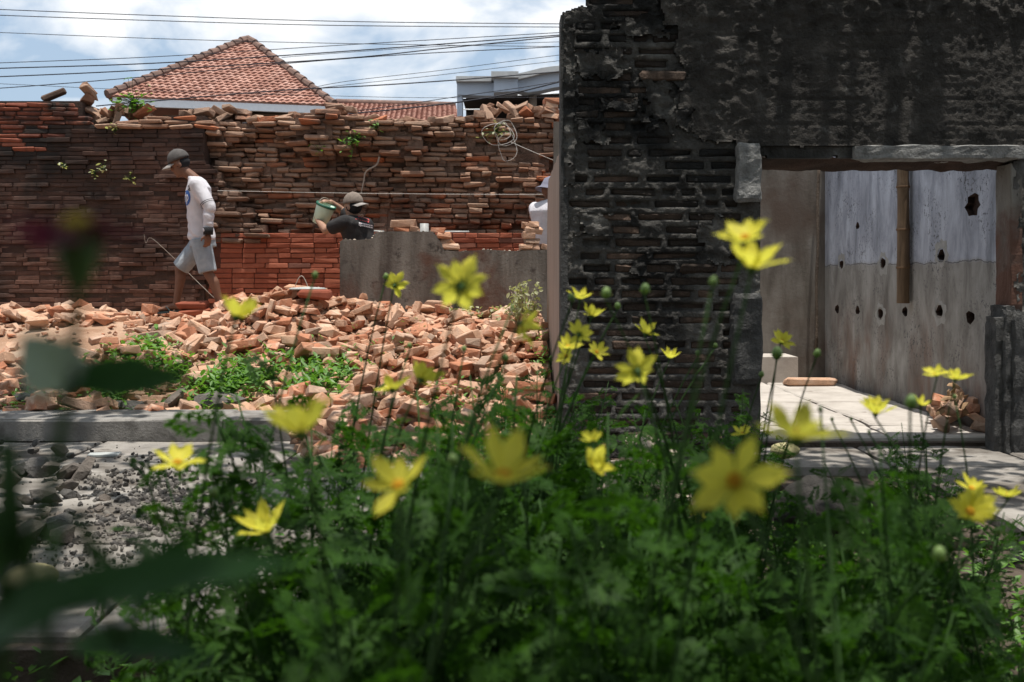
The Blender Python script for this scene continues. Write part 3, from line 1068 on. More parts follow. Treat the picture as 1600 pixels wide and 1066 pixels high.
# crumbled pale edge along its top
b = MB()
for i in range(n - 1):
    a, c = top[i], top[i + 1]
    m = max(2, int((c - a).length / 0.035))
    for k in range(m):
        q = a.lerp(c, (k + rl.random()) / m)
        s = rl.uniform(0.02, 0.045)
        vv, ff = rl.choice(ROCKS)
        b.add(vv, ff, Matrix.Translation((q.x + .7, rl.uniform(0.02, 0.1), q.z - .4 + rl.uniform(-.012, .006))) @ Matrix.Scale(s, 4))
tag(b.build('crumbled_edge', 'rock_pale', wallD), kind='stuff')


def stack(items, Y, label, group, mat='rubble'):
    for u, v, L, yaw in items:
        loose(brick_M(P(u, v, Y), (L, 0.13, 0.062), (rl.gauss(0, .05), rl.gauss(0, .05), yaw)), label, group, mat, BROKB if rl.random() < .5 else WORNB)


stack([(627, 359, 0.15, 0.1), (648, 359, 0.11, 0.3), (632, 350, 0.27, 0.05)], YD + 0.07, 'beige brick piled on the highest part of the grey plaster wall', 'bricks on the high part of the plaster wall')
stack([(704, 387, 0.165, 0.1), (701, 378, 0.14, -.2), (693, 369, 0.14, 0.2), (686, 360, 0.15, 0.0)], YD + 0.07, 'rough orange brick in the stepped stub where the plaster wall drops', 'stepped stub of bricks', 'rubble')
stack([(822, 386, 0.13, 0.1), (836, 386, 0.14, -.3), (832, 377, 0.15, 0.2), (826, 368, 0.12, 0.1), (833, 360, 0.17, 0.1), (822, 352, 0.08, 0.1), (836, 351, 0.1, -.1), (850, 387, .08, .4)], YD + 0.07,
      'rough orange brick in the upright stub beside the white-shirted worker', 'upright stub of bricks', 'rubble')
b = MB()
p = P(663, 363, YD + .3)
b.tube([(p.x, p.y, p.z - 0.4), (p.x, p.y, p.z + 0.085)], 0.042, 12)
po = b.build('pipe_stub', 'metal', None, True, origin=(p.x, p.y, p.z - .4))
tag(po, 'short grey pipe stub standing behind the grey plaster wall', 'pipe')
for (u0, u1, v0, v1) in ((578, 600, 361, 363), (690, 733, 362.5, 364.5)):
    b = MB()
    a, c = P(u0, v0, YC + .06), P(u1, v1, YC + .03)
    a.z = max(a.z, ZC + .012)
    c.z = ZC + .012
    b.tube([a, (a + c) / 2, c], 0.012, 8)
    tag(b.build('plastic_pipe', 'enamel', None, True, origin=a), 'thin white pipe lying on the red brick ledge', 'pipe', 'pipes on the red ledge')

# ------------------------------------------------------------------ side wall seen edge-on
b = MB()
rs = random.Random(9)
X = 0.318
ys = [6.5 + 2.52 * i / 14 for i in range(15)]
zt = [1.93 + rs.uniform(-.012, .012) for _ in ys]
zt[-1] = 1.55
zt[-2] = 1.86
v = []
for xx in (X, X + 0.13):
    v += [(xx, y, 0.0) for y in ys] + [(xx, y, zq) for y, zq in zip(ys, zt)]
n = len(ys)
f = []
for i in range(n - 1):
    f += [(i, n + i, n + i + 1, i + 1), (2 * n + i, 2 * n + i + 1, 3 * n + i + 1, 3 * n + i), (n + i, 3 * n + i, 3 * n + i + 1, n + i + 1)]
f += [(n - 1, 2 * n - 1, 4 * n - 1, 3 * n - 1), (0, 2 * n, 3 * n, n)]
b.add(v, f)
tag(b.build('plaster_wall', 'plaster_side', None, origin=(X, 7.5, 0)), 'thin pinkish plastered side wall running back from the black brick wall', 'wall')

# ------------------------------------------------------------------ black brick wall with doorway
YF = 6.46
k2 = F / YF
FX0 = P(880, 0, YF).x
DX0, DX1 = P(1190, 0, YF).x, P(1588, 0, YF).x
FX1 = 6.2
ZL = P(0, 246, YF).z
ZTOP = 3.7
ZN = P(0, 18, YF).z
XN = P(916, 0, YF).x
wallF = empty('brick_wall', (2.0, YF, 0), 'tall soot-black brick wall with a doorless opening in it', 'wall')
oF = Vector((2.0, YF, 0))


def sheet(x0, x1, z0, z1, res, fy, mask, name, mat, parent, o, thick=0.05):
    nx, nz = max(2, int((x1 - x0) / res)), max(2, int((z1 - z0) / res))
    xs = [x0 + (x1 - x0) * i / nx for i in range(nx + 1)]
    zs = [z0 + (z1 - z0) * j / nz for j in range(nz + 1)]
    ids = {}
    vv, ff = [], []
    keep = [[mask((xs[i] + xs[i + 1]) / 2, (zs[j] + zs[j + 1]) / 2) for i in range(nx)] for j in range(nz)]

    def vid(i, j, back):
        key = (i, j, back)
        if key not in ids:
            ids[key] = len(vv)
            y = fy(xs[i], zs[j])
            vv.append((xs[i] - o.x, (y + (thick if back else 0)) - o.y, zs[j] - o.z))
        return ids[key]
    for j in range(nz):
        for i in range(nx):
            if not keep[j][i]:
                continue
            ff.append((vid(i, j, 0), vid(i + 1, j, 0), vid(i + 1, j + 1, 0), vid(i, j + 1, 0)))
            for (di, dj, a, c) in ((-1, 0, (i, j), (i, j + 1)), (1, 0, (i + 1, j + 1), (i + 1, j)), (0, -1, (i + 1, j), (i, j)), (0, 1, (i, j + 1), (i + 1, j + 1))):
                ii, jj = i + di, j + dj
                if ii < 0 or jj < 0 or ii >= nx or jj >= nz or not keep[jj][ii]:
                    ff.append((vid(*c, 0), vid(*a, 0), vid(*a, 1), vid(*c, 1)))
    m = MB()
    m.add(vv, ff)
    return m.build(name, mat, parent, True)


# solid cores
b = MB()
TH = 0.22
b.box(FX0 + .02 - oF.x, DX0 - .02 - oF.x, 0.045, TH, -0.16, ZN - .03)
b.box(XN + .02 - oF.x, DX0 - .02 - oF.x, 0.045, TH, ZN - .03, ZTOP)
b.box(DX0 - .02 - oF.x, DX1 + .02 - oF.x, 0.045, TH, ZL + .03, ZTOP)
b.box(DX1 + .02 - oF.x, FX1 - oF.x, 0.045, TH, -0.16, ZTOP)
b.build('wall_core', 'mortar_grey', wallF)


def fmask(x, z):
    if x < XN + 0.02 * fbm(0, 0, z, 9) and z > ZN + 0.03 * fbm(x, 0, 0, 8) + (x - FX0) * .2:
        return False
    wob = 0.018 * fbm(x, 0, 0, 7)
    return not (DX0 - 0.01 < x < DX1 + 0.012 * fbm(0, 3, z, 8) and z < ZL + wob)


def face_y(x, z):
    y = YF + 0.014 + 0.010 * fbm(x, z, 0, 6, 5) + 0.009 * fbm(x, z, 5, 23, 3)
    # pockets left by the weathered bricks between proud mortar
    k = bisect.bisect_right(courseZ, z) - 1
    if 0 <= k < len(courseB):
        z0, h, br = courseB[k]
        for (a, c, dep) in br:
            if a < x < c:
                e = min(x - a, c - x, z - z0, z0 + h - z)
                if e > 0.004:
                    y += dep * min(1, (e - 0.004) / 0.012)
                break
    return y


def plast_edge(x, z):
    u, v = to_px((x, YF, z))
    # left border of the remaining render coat
    e = 1062 + 24 * fbm(0, 2, z, 4) + (30 if v > 170 else 0) - (25 if v < 40 else 0)
    bot = 222 + 10 * fbm(x, 1, 0, 5)
    return u > e and v < bot or (u > 1150 and v < 228)


rowsF = []
rf = random.Random(17)
z = -0.14
course = 0
courseZ, courseB = [], []
while z < ZTOP - 0.05:
    h = rf.uniform(0.078, 0.088)
    x = FX0 + 0.02 + rf.uniform(0, 0.14)
    jz = rf.uniform(0.018, 0.030)
    br = []
    while x < FX1:
        L = rf.choice([0.30, 0.33, 0.26, 0.16, 0.17, 0.34, 0.21, 0.13])
        jx = rf.uniform(0.018, 0.04)
        if x + L > DX0 - 0.05 and x < DX0 and z < ZL + .03:
            L = DX0 - 0.10 - x if DX0 - 0.10 - x > 0.07 else 0
        if L:
            cx = x + L / 2
            inside_door = (cx + L / 2 > DX0 - .06 and cx - L / 2 < DX1 + .10 and z < ZL + 0.02)
            covered = plast_edge(cx, z + h / 2)
            if not inside_door and not covered and fmask(cx - L / 2 + .02, z + h) and rf.random() > 0.05 and cx + L / 2 < FX1:
                rec = rf.gauss(0.010, 0.009)
                br.append((x, x + L - jx, 0.035))
                M = brick_M(Vector((x + (L - jx) / 2, YF + 0.014 + rec + 0.05, z + (h - jz) / 2)) - oF, (L - jx - .006, 0.10, h - jz - .005),
                            (rf.gauss(0, .015), rf.gauss(0, .010), rf.gauss(0, .015)))
                rowsF.append((M, (cx, YF, z)))
        x += L if L else 0.3
    courseZ.append(z)
    courseB.append((z, h - jz, br))
    z += h
    course += 1
sheet(FX0, DX0 + .02, -0.16, ZTOP, 0.0088, face_y, fmask, 'mortar_face', 'mortar_grey', wallF, oF, 0.05)
sheet(DX0 + .02, FX1, -0.16, ZTOP, 0.02, face_y, fmask, 'mortar_face', 'mortar_grey', wallF, oF, 0.05)
rw = rf
lay2('brick', rowsF, WORNB, 'brick_black', wallF, 260)


def plast_y(x, z):
    lump = sstep(-0.15, 0.35, fbm(x, z, 12, 1.7, 3))
    u, v = to_px((x, YF, z))
    lump = max(lump * .8, sstep(60, 15, v))
    y = YF - 0.008 + 0.012 * fbm(x, z, 2, 3, 4) + (0.003 + 0.010 * lump) * fbm(x, z, 9, 17, 4) + 0.0045 * fbm(x, z, 3, 40, 2)
    # courses of the brickwork showing through the worn coat
    kz = z / 0.083
    kx = x / 0.31 + 0.5 * (int(kz) % 2) + 0.15 * math.sin(int(kz) * 2.3)
    gz, gx = abs(kz - round(kz)) * 0.083, abs(kx - round(kx)) * 0.31
    worn = sstep(-0.1, 0.25, fbm(x, z, 21, 2.0, 3))
    y += 0.007 * worn * max(1 - gz / 0.012, (1 - gx / 0.012) * .8, 0)
    if v < 45:
        y -= 0.012 * sstep(45, 15, v) * (1 + fbm(x, z, 4, 14, 3))
    return y


sheet(P(1020, 0, YF).x, FX1, P(0, 240, YF).z, ZTOP, 0.0125, plast_y, lambda x, z: fmask(x, z) and plast_edge(x, z), 'render_coat', 'plaster_black', wallF, oF, 0.06)
# patches of render on the brick part
for (u0, u1, v0, v1, s) in ((895, 985, 70, 130, 11), (1000, 1060, 110, 200, 12), (960, 1050, 20, 60, 13), (900, 950, 190, 225, 14), (1090, 1150, 330, 420, 15), (900, 960, 330, 370, 16), (880, 900, 18, 330, 3), (1052, 1090, 95, 215, 5), (985, 1012, 395, 432, 8), (930, 1000, 150, 175, 7), (1050, 1105, 52, 80, 9)):
    c0, c1 = P(u0, v0, YF), P(u1, v1, YF)

    def pm(x, z, c0=c0, c1=c1, s=s):
        cx, cz = (c0.x + c1.x) / 2, (c0.z + c1.z) / 2
        d = max(abs(x - cx) / (c1.x - c0.x) * 2, abs(z - cz) / (c0.z - c1.z) * 2)
        return d < 0.8 + 0.5 * fbm(x, z, s, 12) and fmask(x, z)
    sheet(c0.x - .04, c1.x + .04, c1.z - .04, c0.z + .04, 0.011, lambda x, z, s=s: YF + .0 + 0.022 * fbm(x, z, s, 14, 4), pm, 'render_patch', 'mortar_grey', wallF, oF, 0.05)
# smooth end strip on its left edge
b = MB()
b.box(FX0 - .016 - oF.x, FX0 + .03 - oF.x, 0.01, TH, -0.1, ZN - .02)
b.build('edge_strip', 'concrete_dark', wallF)
# lintel underside (timber-coloured broken plaster) and jambs
b = MB()
nx, ny = 60, 8
vv = []
for j in range(ny + 1):
    for i in range(nx + 1):
        x = DX0 - 0.03 + (DX1 - DX0 + 0.06) * i / nx
        y = YF + 0.03 + (TH + .03) * j / ny
        vv.append((x - oF.x, y - oF.y, ZL + 0.005 + 0.02 * fbm(x, y, 0, 7) - 0.008 * j))
vv2 = [(a, c, d + 0.09) for a, c, d in vv]
ff = [(j * (nx + 1) + i, (j + 1) * (nx + 1) + i, (j + 1) * (nx + 1) + i + 1, j * (nx + 1) + i + 1) for j in range(ny) for i in range(nx)]
b.add(vv, ff)
b.build('lintel_soffit', 'mud_dark', wallF, True)


def rough_block(c0, c1, y0, y1, res, amp, name, mat, parent, o, seed):
    """box subdivided and roughened"""
    bm = bmesh.new()
    bmesh.ops.create_cube(bm, size=1)
    bmesh.ops.bevel(bm, geom=bm.edges[:], offset=0.06, segments=1, affect='EDGES')
    sx, sy, sz = abs(c1[0] - c0[0]), y1 - y0, abs(c0[1] - c1[1])
    cx, cy, cz = (c0[0] + c1[0]) / 2, (y0 + y1) / 2, (c0[1] + c1[1]) / 2
    for vt in bm.verts:
        vt.co = Vector((vt.co.x * sx, vt.co.y * sy, vt.co.z * sz))
    for _ in range(4):
        long = [e for e in bm.edges if e.calc_length() > res]
        if not long:
            break
        bmesh.ops.subdivide_edges(bm, edges=long, cuts=1, use_grid_fill=True)
    bmesh.ops.triangulate(bm, faces=bm.faces)
    for vt in bm.verts:
        w = Vector((vt.co.x + cx, vt.co.y + cy, vt.co.z + cz))
        d = noise.noise_vector(w * 9 + Vector((seed, 0, 0))) * amp + noise.noise_vector(w * 30) * amp * 0.5
        vt.co = w + d - o
    v = [tuple(x.co) for x in bm.verts]
    bm.verts.index_update()
    f = [tuple(x.index for x in fa.verts) for fa in bm.faces]
    bm.free()
    m = MB()
    m.add(v, f)
    return m.build(name, mat, parent, False)


pa, pb = P(1149, 226, YF), P(1187, 316, YF)
rough_block((pa.x, pa.z), (pb.x, pb.z), YF - 0.06, YF + 0.2, 0.03, 0.012, 'concrete_stub', 'concrete_chunk', wallF, oF, 1)
pa, pb = P(1142, 458, YF), P(1189, 600, YF)
rough_block((pa.x, pa.z), (pb.x, pb.z), YF - 0.05, YF + 0.3, 0.04, 0.010, 'concrete_stub', 'concrete_dark', wallF, oF, 2)
pa, pb = P(1334, 228, YF), P(1600, 250, YF)
rough_block((pa.x, pa.z), (pb.x, pb.z), YF - 0.045, YF + 0.2, 0.03, 0.010, 'lintel_stone', 'concrete_chunk', wallF, oF, 3)
pa, pb = P(1589, 255, YF), P(1600, 490, YF)
rough_block((pa.x - .035, pa.z), (pb.x, pb.z), YF + 0.01, YF + 0.22, 0.04, 0.006, 'jamb_strip', 'plaster_low', wallF, oF, 4)
pa, pb = P(1556, 495, YF), P(1576, 706, YF)
rough_block((pa.x, pa.z), (pb.x, -0.1), YF + 0.01, YF + 0.16, 0.03, 0.013, 'jamb_stub', 'concrete_dark', wallF, oF, 5)
pa, pb = P(1568, 478, YF), P(1586, 706, YF)
rough_block((pa.x, pa.z), (pb.x, -0.1), YF - 0.02, YF + 0.2, 0.03, 0.016, 'jamb_stub', 'concrete_dark', wallF, oF, 7)
pa, pb = P(1578, 488, YF), P(1612, 706, YF)
rough_block((pa.x, pa.z), (pb.x, -0.1), YF - 0.045, YF + 0.2, 0.03, 0.014, 'jamb_stub', 'concrete_dark', wallF, oF, 8)
pa = P(1185, 0, YF)
rough_block((pa.x - .03, ZL), (pa.x + 0.03, -0.1), YF + 0.06, YF + 0.22, 0.06, 0.006, 'jamb_strip', 'concrete_dark', wallF, oF, 6)
# mossy rubble crown on the broken corner
b = MB()
for k in range(26):
    s = rf.uniform(0.03, 0.09)
    q = P(882 + rf.random() * 34, 22 - rf.random() * 8, YF + rf.uniform(0.02, .3))
    vv, ff = rf.choice(ROCKS)
    b.add(vv, ff, Matrix.Translation(Vector((q.x, q.y, ZN - 0.02 + (q.x - FX0) * .2)) - oF) @ Euler((rf.random() * 6, rf.random() * 6, 0)).to_matrix().to_4x4() @ Matrix.Scale(s, 4))
tag(b.build('crumbled_top', 'mortar_grey', wallF), kind='stuff')

# ------------------------------------------------------------------ room walls beyond the doorway
XR = 3.36
b = MB()
b.box(0.45, XR + .1, 10.7, 10.85, -0.1, 2.75)
tag(b.build('plaster_wall', 'plaster_room', None, origin=(2, 10.7, 0)), 'brown streaked plaster end wall at the back of the roofless room', 'wall')
holes = []
for (u, v, s) in ((1340, 353, .05), (1315, 413, .06), (1380, 411, .065), (1471, 399, .065), (1308, 483, .065), (1340, 485, .06), (1376, 490, .065), (1414, 487, .06), (1468, 486, .065), (1516, 496, .07)):
    Y = XR * F / (u - 800)
    holes.append((Y, P(u, v, Y).z, s))
bm = bmesh.new()
wb = MB()
wb.box(XR, XR + 0.22, 6.72, 10.69, -0.1, 2.75)
roomR = empty('plaster_wall', (XR, 8.7, 0), 'blue-over-grey plaster side wall with rows of putlog holes inside the room', 'wall')
wo = wb.build('wall_body', 'room_wall')
cut = MB()
for Y, z, s in holes:
    m = Matrix.Translation((XR + 0.0, Y, z)) @ Euler((0, math.radians(90), 0)).to_matrix().to_4x4()
    pr = []
    ang = [(1 + 0.15 * math.sin(i * 2.1 + Y * 7)) for i in range(9)]
    vv = [(s * .70 * ang[i] * math.cos(2 * math.pi * i / 9), s * 1.0 * ang[i] * math.sin(2 * math.pi * i / 9), zz) for zz in (-.05, .12) for i in range(9)]
    ff = [tuple(reversed(range(9))), tuple(range(9, 18))] + [(i, (i + 1) % 9, 9 + (i + 1) % 9, 9 + i) for i in range(9)]
    cut.add(vv, ff, m)
# ragged torn-out hole high up
Yh = XR * F / (1520 - 800)
zh = P(0, 320, Yh).z
vv = []
for zz in (-.05, .05):
    for i in range(13):
        a = 2 * math.pi * i / 13
        r = 0.070 * (1 + .16 * math.sin(i * 2.7) + .12 * math.sin(i * 1.1))
        vv.append((r * 1.1 * math.cos(a), r * 1.7 * math.sin(a), zz))
ff = [tuple(reversed(range(13))), tuple(range(13, 26))] + [(i, (i + 1) % 13, 13 + (i + 1) % 13, 13 + i) for i in range(13)]
cut.add(vv, ff, Matrix.Translation((XR, Yh, zh)) @ Euler((0, math.radians(90), 0)).to_matrix().to_4x4())
co = cut.build('cutter', None)
md = wo.modifiers.new('holes', 'BOOLEAN')
md.operation = 'DIFFERENCE'
md.solver = 'EXACT'
md.object = co
bpy.context.view_layer.update()
dg = bpy.context.evaluated_depsgraph_get()
nm = bpy.data.meshes.new_from_object(wo.evaluated_get(dg))
wo.modifiers.clear()
wo.data = nm
bpy.data.objects.remove(co)
for a in [wo]:
    a.data.transform(Matrix.Translation((-XR, -8.7, 0)))
    a.parent = roomR
    a.data.materials.append(MAT['mud_dark'])
    for pl in a.data.polygons:
        if 0.002 < pl.center.x < 0.2 and abs(pl.center.y) < 1.95 and 0.1 < pl.center.z < 2.6:
            pl.material_index = 1
# second small hole inside the torn one and pale cement rings round some holes
for k in (1, 2, 3, 6, 8):
    Y, z, s = holes[k]
    m = MB()
    nn = 18
    vv = []
    for rad in (1.0, 1.75):
        for i in range(nn):
            a = 2 * math.pi * i / nn
            w = 1 + .18 * math.sin(i * 1.9 + k * 3) * (rad > 1.2)
            vv.append((-0.004, s * 1.08 * rad * w * math.sin(a), s * .80 * rad * w * 1.15 * math.cos(a) + (0.02 if rad > 1.2 and k % 2 else -.01 * (rad > 1.2))))
    vv = [(a[0] if i < nn else -0.001, a[1], a[2]) for i, a in enumerate(vv)]
    ff = [(i, nn + i, nn + (i + 1) % nn, (i + 1) % nn) for i in range(nn)]
    m.add(vv, ff, Matrix.Translation(Vector((0, Y - 8.7, z))))
    m.build('cement_patch', 'patch', roomR)

# bamboo pipe on that wall
Yb = XR * F / (1423 - 800)
zb0 = P(0, 474, Yb).z
bam = empty('bamboo_pole', (XR - 0.065, Yb, zb0), 'thick brown bamboo pole hanging against the blue plaster wall', 'pole')
m = MB()
pts, rad = [], []
zz = 0.0
nodes_z = [0.02, 0.30, 0.62, 0.98, 1.33]
for i in range(40):
    z = 1.75 * i / 39
    k = min(abs(z - q) for q in nodes_z)
    pts.append((0.003 * math.sin(z * 3), 0.0, z))
    rad.append(0.049 + 0.006 * math.exp(-(k / 0.02) ** 2) + 0.002 * math.sin(z * 5))
m.tube(pts, rad, 16, cap=False)
inner = [(p[0], p[1], p[2]) for p in pts[:4]]
m.tube(inner, [0.042, 0.042, 0.04, 0.038], 16, cap=False)
m.add([(r * math.cos(2 * math.pi * j / 16), r * math.sin(2 * math.pi * j / 16), 0) for r in (rad[0], 0.042) for j in range(16)], [(j, 16 + j, 16 + (j + 1) % 16, (j + 1) % 16) for j in range(16)])
m.build('culm', 'bamboo', bam, True)
for q in nodes_z[1:]:
    m = MB()
    m.lathe([(0.0545, q - .008), (0.058, q), (0.0545, q + .008)], 16, None, False, False)
    m.build('node_ring', 'bamboo_node', bam, True)
# thin cane in the corner
m = MB()
a, c = P(1275, 545, 10.5), P(1279, 255, 10.62)
a.z = 0.0 + P(0, 546, 10.5).z
m.tube([a + (c - a) * (i / 14) + Vector((0.006 * math.sin(i), 0, 0)) for i in range(15)], [0.016 + (0.003 if i % 3 == 0 else 0) for i in range(15)], 8)
tag(m.build('bamboo_cane', 'bark', None, True, origin=(a.x, a.y, 0)), 'thin straight cane leaning upright against the brown end wall', 'cane')
# step and bricks in the room
m = MB()
m.box(2.3, 2.93, 10.2, 10.68, -0.02, 0.26)
tag(m.build('concrete_step', 'floor_slab', None, origin=(2.5, 10.4, 0)), 'pale concrete step block at the foot of the brown end wall', 'step')
p = Vector((2.98, 9.95, 0.04))
loose(brick_M(p, (0.5, 0.16, 0.075), (0, 0, 0.05)), 'long orange brick lying at the foot of the brown end wall', None, 'rubble', WORNB)
rk = random.Random(44)
meR = proto_meshes(BROKB + ROCKS, 'rubble_piece', 'rubble')
for k in range(26):
    u = rk.uniform(1465, 1538)
    Y = rk.uniform(7.0, 7.7)
    z = max(0.0, 0.26 * (1 - abs(u - 1505) / 60) * rk.random()) + 0.03
    M = brick_M(((u - 800) / F * Y, Y, z), (rk.uniform(.09, .2), 0.1, .065), (rk.uniform(-.7, .7), rk.uniform(-.7, .7), rk.uniform(0, 6)))
    tag(link('broken_brick', rk.choice(rub_me), None, M), 'broken brick in the little heap just inside the doorway jamb', 'brick', 'heap inside the doorway')
m = MB()
for k in range(40):
    u = rk.uniform(1470, 1512)
    Y = rk.uniform(6.98, 7.2)
    z = rk.uniform(0.20, 0.36)
    vv, ff = rk.choice(ROCKS)
    m.add(vv, ff, Matrix.Translation(((u - 800) / F * Y, Y, z * (1 - .6 * abs(u - 1490) / 30))) @ Euler((rk.random() * 6, rk.random() * 6, 0)).to_matrix().to_4x4() @ Matrix.Diagonal((.09, .05, .012, 1)))
tag(m.build('dry_leaf_litter', 'dry_leaf'), 'curled dry brown leaves on the heap inside the doorway', 'leaves', kind='stuff')

# pale rocks at the black wall's foot, boulder, left rock pile, gravel
mePale = proto_meshes([round_rock(rk, 2, (1, .8, .65), .35) for _ in range(5)] + ROCKS, 'rock', 'rock_pale')
for k in range(34):
    u = rk.uniform(930, 1070)
    Y = rk.uniform(5.2, 6.0)
    z = -0.12 + 0.30 * math.exp(-((u - 1015) / 45) ** 2) * rk.random() ** .6
    s = rk.uniform(0.09, 0.2)
    M = Matrix.Translation(((u - 800) / F * Y, Y, z)) @ Euler((rk.uniform(-.5, .5), rk.uniform(-.5, .5), rk.uniform(0, 6))).to_matrix().to_4x4() @ Matrix.Scale(s, 4)
    tag(link('rock', rk.choice(mePale), None, M), 'pale sunlit rock at the foot of the black brick wall', 'rock', 'pale rocks by the black wall')
mb = MB()
v, f = round_rock(rk, 4, (0.55, 0.4, 0.34), .2)
mb.add(v, f)
o = mb.build('boulder', 'rock_black', None, True)
o.location = (1.52, 4.75, -0.04)
tag(o, 'dark rounded boulder among the plants before the landing', 'rock')
mb = MB()
v, f = round_rock(rk, 3, (0.15, 0.12, 0.08), .1)
mb.add(v, f)
o = mb.build('stone', 'rock_yellow', None, True)
o.location = P(1226, 704, 5.1)
o.location.z = max(o.location.z, 0.1)
tag(o, 'pale yellowish oval stone on the boulder by the landing', 'stone')
mb = MB()
v, f = round_rock(rk, 4, (0.19, 0.16, 0.10), .08)
mb.add(v, f)
o = mb.build('stone', 'rock_yellow', None, True)
o.location = P(48, 908, 3.55)
o.location.z = 0.02
tag(o, 'smooth rounded yellow-green stone lying on the dark path', 'stone')
meRk = proto_meshes([rock_proto(rk, 20) for _ in range(12)], 'rock', 'rock')
for k in range(60):
    u = rk.uniform(-90, 110) if k < 42 else rk.uniform(40, 170)
    v = rk.uniform(700, 850)
    Y = CAMZ * F / (v - HORV)
    s = rk.uniform(0.07, 0.19) if k < 30 else rk.uniform(.035, .08)
    hgt = 0.22 * max(0, 1 - (u + 90) / 200) * rk.random() * sstep(860, 800, v)
    M = Matrix.Translation(((u - 800) / F * Y, Y, s * .22 + hgt)) @ Euler((rk.uniform(-.6, .6), rk.uniform(-.6, .6), rk.uniform(0, 6))).to_matrix().to_4x4() @ Matrix.Scale(s, 4)
    tag(link('rock', rk.choice(meRk), None, M), ('large grey rock in the shaded pile on the path by the kerb' if s > .13 else 'fist-sized grey rock in the shaded pile on the path by the kerb'), 'rock', 'large grey rocks on the path' if s > .13 else 'small grey rocks on the path')
for (u, v, Y, L, rot) in ((125, 745, 5.35, .28, (0.2, -1.0, .3)), (195, 634, 7.25, .32, (0, 0, .1)), (268, 628, 7.2, .3, (0.1, -.8, .3)), (340, 628, 7.3, .55, (0, 0, 0)), (60, 622, 7.3, .36, (0, .1, .3)), (30, 596, 7.9, .4, (.1, .3, .4)), (95, 600, 7.6, .3, (.1, 0, .4))):
    p = P(u, v, Y)
    M = Matrix.Translation(p) @ Euler(rot).to_matrix().to_4x4() @ Matrix.Diagonal((L, L * .6, L * .5, 1))
    o = link('rock', rk.choice(meRk), None, M)
    tag(o, 'chunky grey-brown stone lying just behind the kerb' if v < 700 else 'upright pale grey slab leaning in the rock pile on the path', 'rock', 'stones behind the kerb' if v < 700 else None)
mb = MB()
for k in range(1500):
    c = rk.random()
    if c < .62:
        u, v = rk.gauss(225, 60), rk.gauss(785, 32)
    elif c < .8:
        u, v = rk.gauss(140, 90), rk.gauss(860, 30)
    else:
        u, v = rk.uniform(0, 620), rk.uniform(694, 900)
    if v < 695:
        continue
    Y = CAMZ * F / (v - HORV)
    s = rk.uniform(0.008, 0.035) * (1.3 if c < .62 else .8)
    vv, ff = rk.choice(ROCKS)
    mb.add(vv, ff, Matrix.Translation(((u - 800) / F * Y, Y, s * .2 + .002)) @ Euler((rk.random() * 6, rk.random() * 6, 0)).to_matrix().to_4x4() @ Matrix.Scale(s, 4))
tag(mb.build('gravel', 'gravel'), 'dark gravel scattered over the concrete path', 'gravel', kind='stuff')
mb = MB()
for k in range(420):
    x, y = rk.uniform(-1.4, 4.5), rk.uniform(2.2, 6.3)
    s = rk.uniform(0.02, 0.09)
    vv, ff = rk.choice(ROCKS)
    mb.add(vv, ff, Matrix.Translation((x, y, -.16 + s * .2)) @ Euler((rk.random() * 6, rk.random() * 6, 0)).to_matrix().to_4x4() @ Matrix.Scale(s, 4))
tag(mb.build('stone_litter', 'rock'), 'stones and debris strewn on the soil under the plants', 'stones', kind='stuff')
mb = MB()
p = P(163, 714, 6.05)
mb.box(-.09, .09, -.05, .05, 0, .012)
o = mb.build('tile_shard', 'enamel')
o.location = (p.x, p.y, 0.004)
o.rotation_euler = (0, 0, .2)
tag(o, 'flat whitish tile shard lying on the path by the kerb', 'tile')
# enamel lid on the rubble hump
p = P(481, 453, 9.28)
lid = empty('metal_lid', p, 'round whitish lid with wire handle on the rubble hump', 'lid')
mb = MB()
mb.lathe([(0.001, 0.0), (0.17, 0.0), (0.175, 0.012), (0.15, 0.02), (0.001, 0.03)], 24)
mb.build('plate', 'enamel', lid, True)
mb = MB()
mb.tube([(-.12 + .12 * t, 0, 0.03 + 0.10 * math.sin(math.pi * t)) for t in [i / 10 for i in range(11)]], 0.004, 5)
mb.build('handle', 'wire', lid)

# ------------------------------------------------------------------ houses beyond the wall
def tile_plane(a, b_, apexL, apexR, rows, tw, mb):
    """pantiles over the quad a(left eave) b(right eave) apexR apexL"""
    a, b_, apexL, apexR = map(Vector, (a, b_, apexL, apexR))
    nrm = (b_ - a).cross(apexL - a).normalized()
    for r in range(rows):
        t0, t1 = r / rows, (r + 1.12) / rows
        l0, r0 = a.lerp(apexL, t0), b_.lerp(apexR, t0)
        l1, r1 = a.lerp(apexL, min(1, t1)), b_.lerp(apexR, min(1, t1))
        e = (b_ - a).normalized()
        up = ((apexL - a) - e * (apexL - a).dot(e))
        stepv = up / rows
        w = (r0 - l0).length
        n = max(1, int(w / tw))
        off = 0.0
        for i in range(n):
            x = (i + off) * tw
            if x + tw > w + tw * .4:
                continue
            p0 = l0 + e * x
            vv = []
            lift = random.uniform(0, 0.012)
            for s, hh in ((0, .042), (1.1, .012)):
                for q, hz in ((0.0, .0), (.25, .022), (.5, .026), (.8, .0), (1.0, .008)):
                    vv.append(tuple(p0 + e * (tw * q) + stepv * s + nrm * (hh + hz + lift)))
            ff = [(k, k + 1, 5 + k + 1, 5 + k) for k in range(4)]
            # front lip
            base = len(vv)
            for q in (0.0, .25, .5, .8, 1.0):
                vv.append(tuple(p0 + e * (tw * q) + nrm * 0.0))
            ff += [(base + k, base + k + 1, k + 1, k) for k in range(4)]
            mb.add(vv, ff)


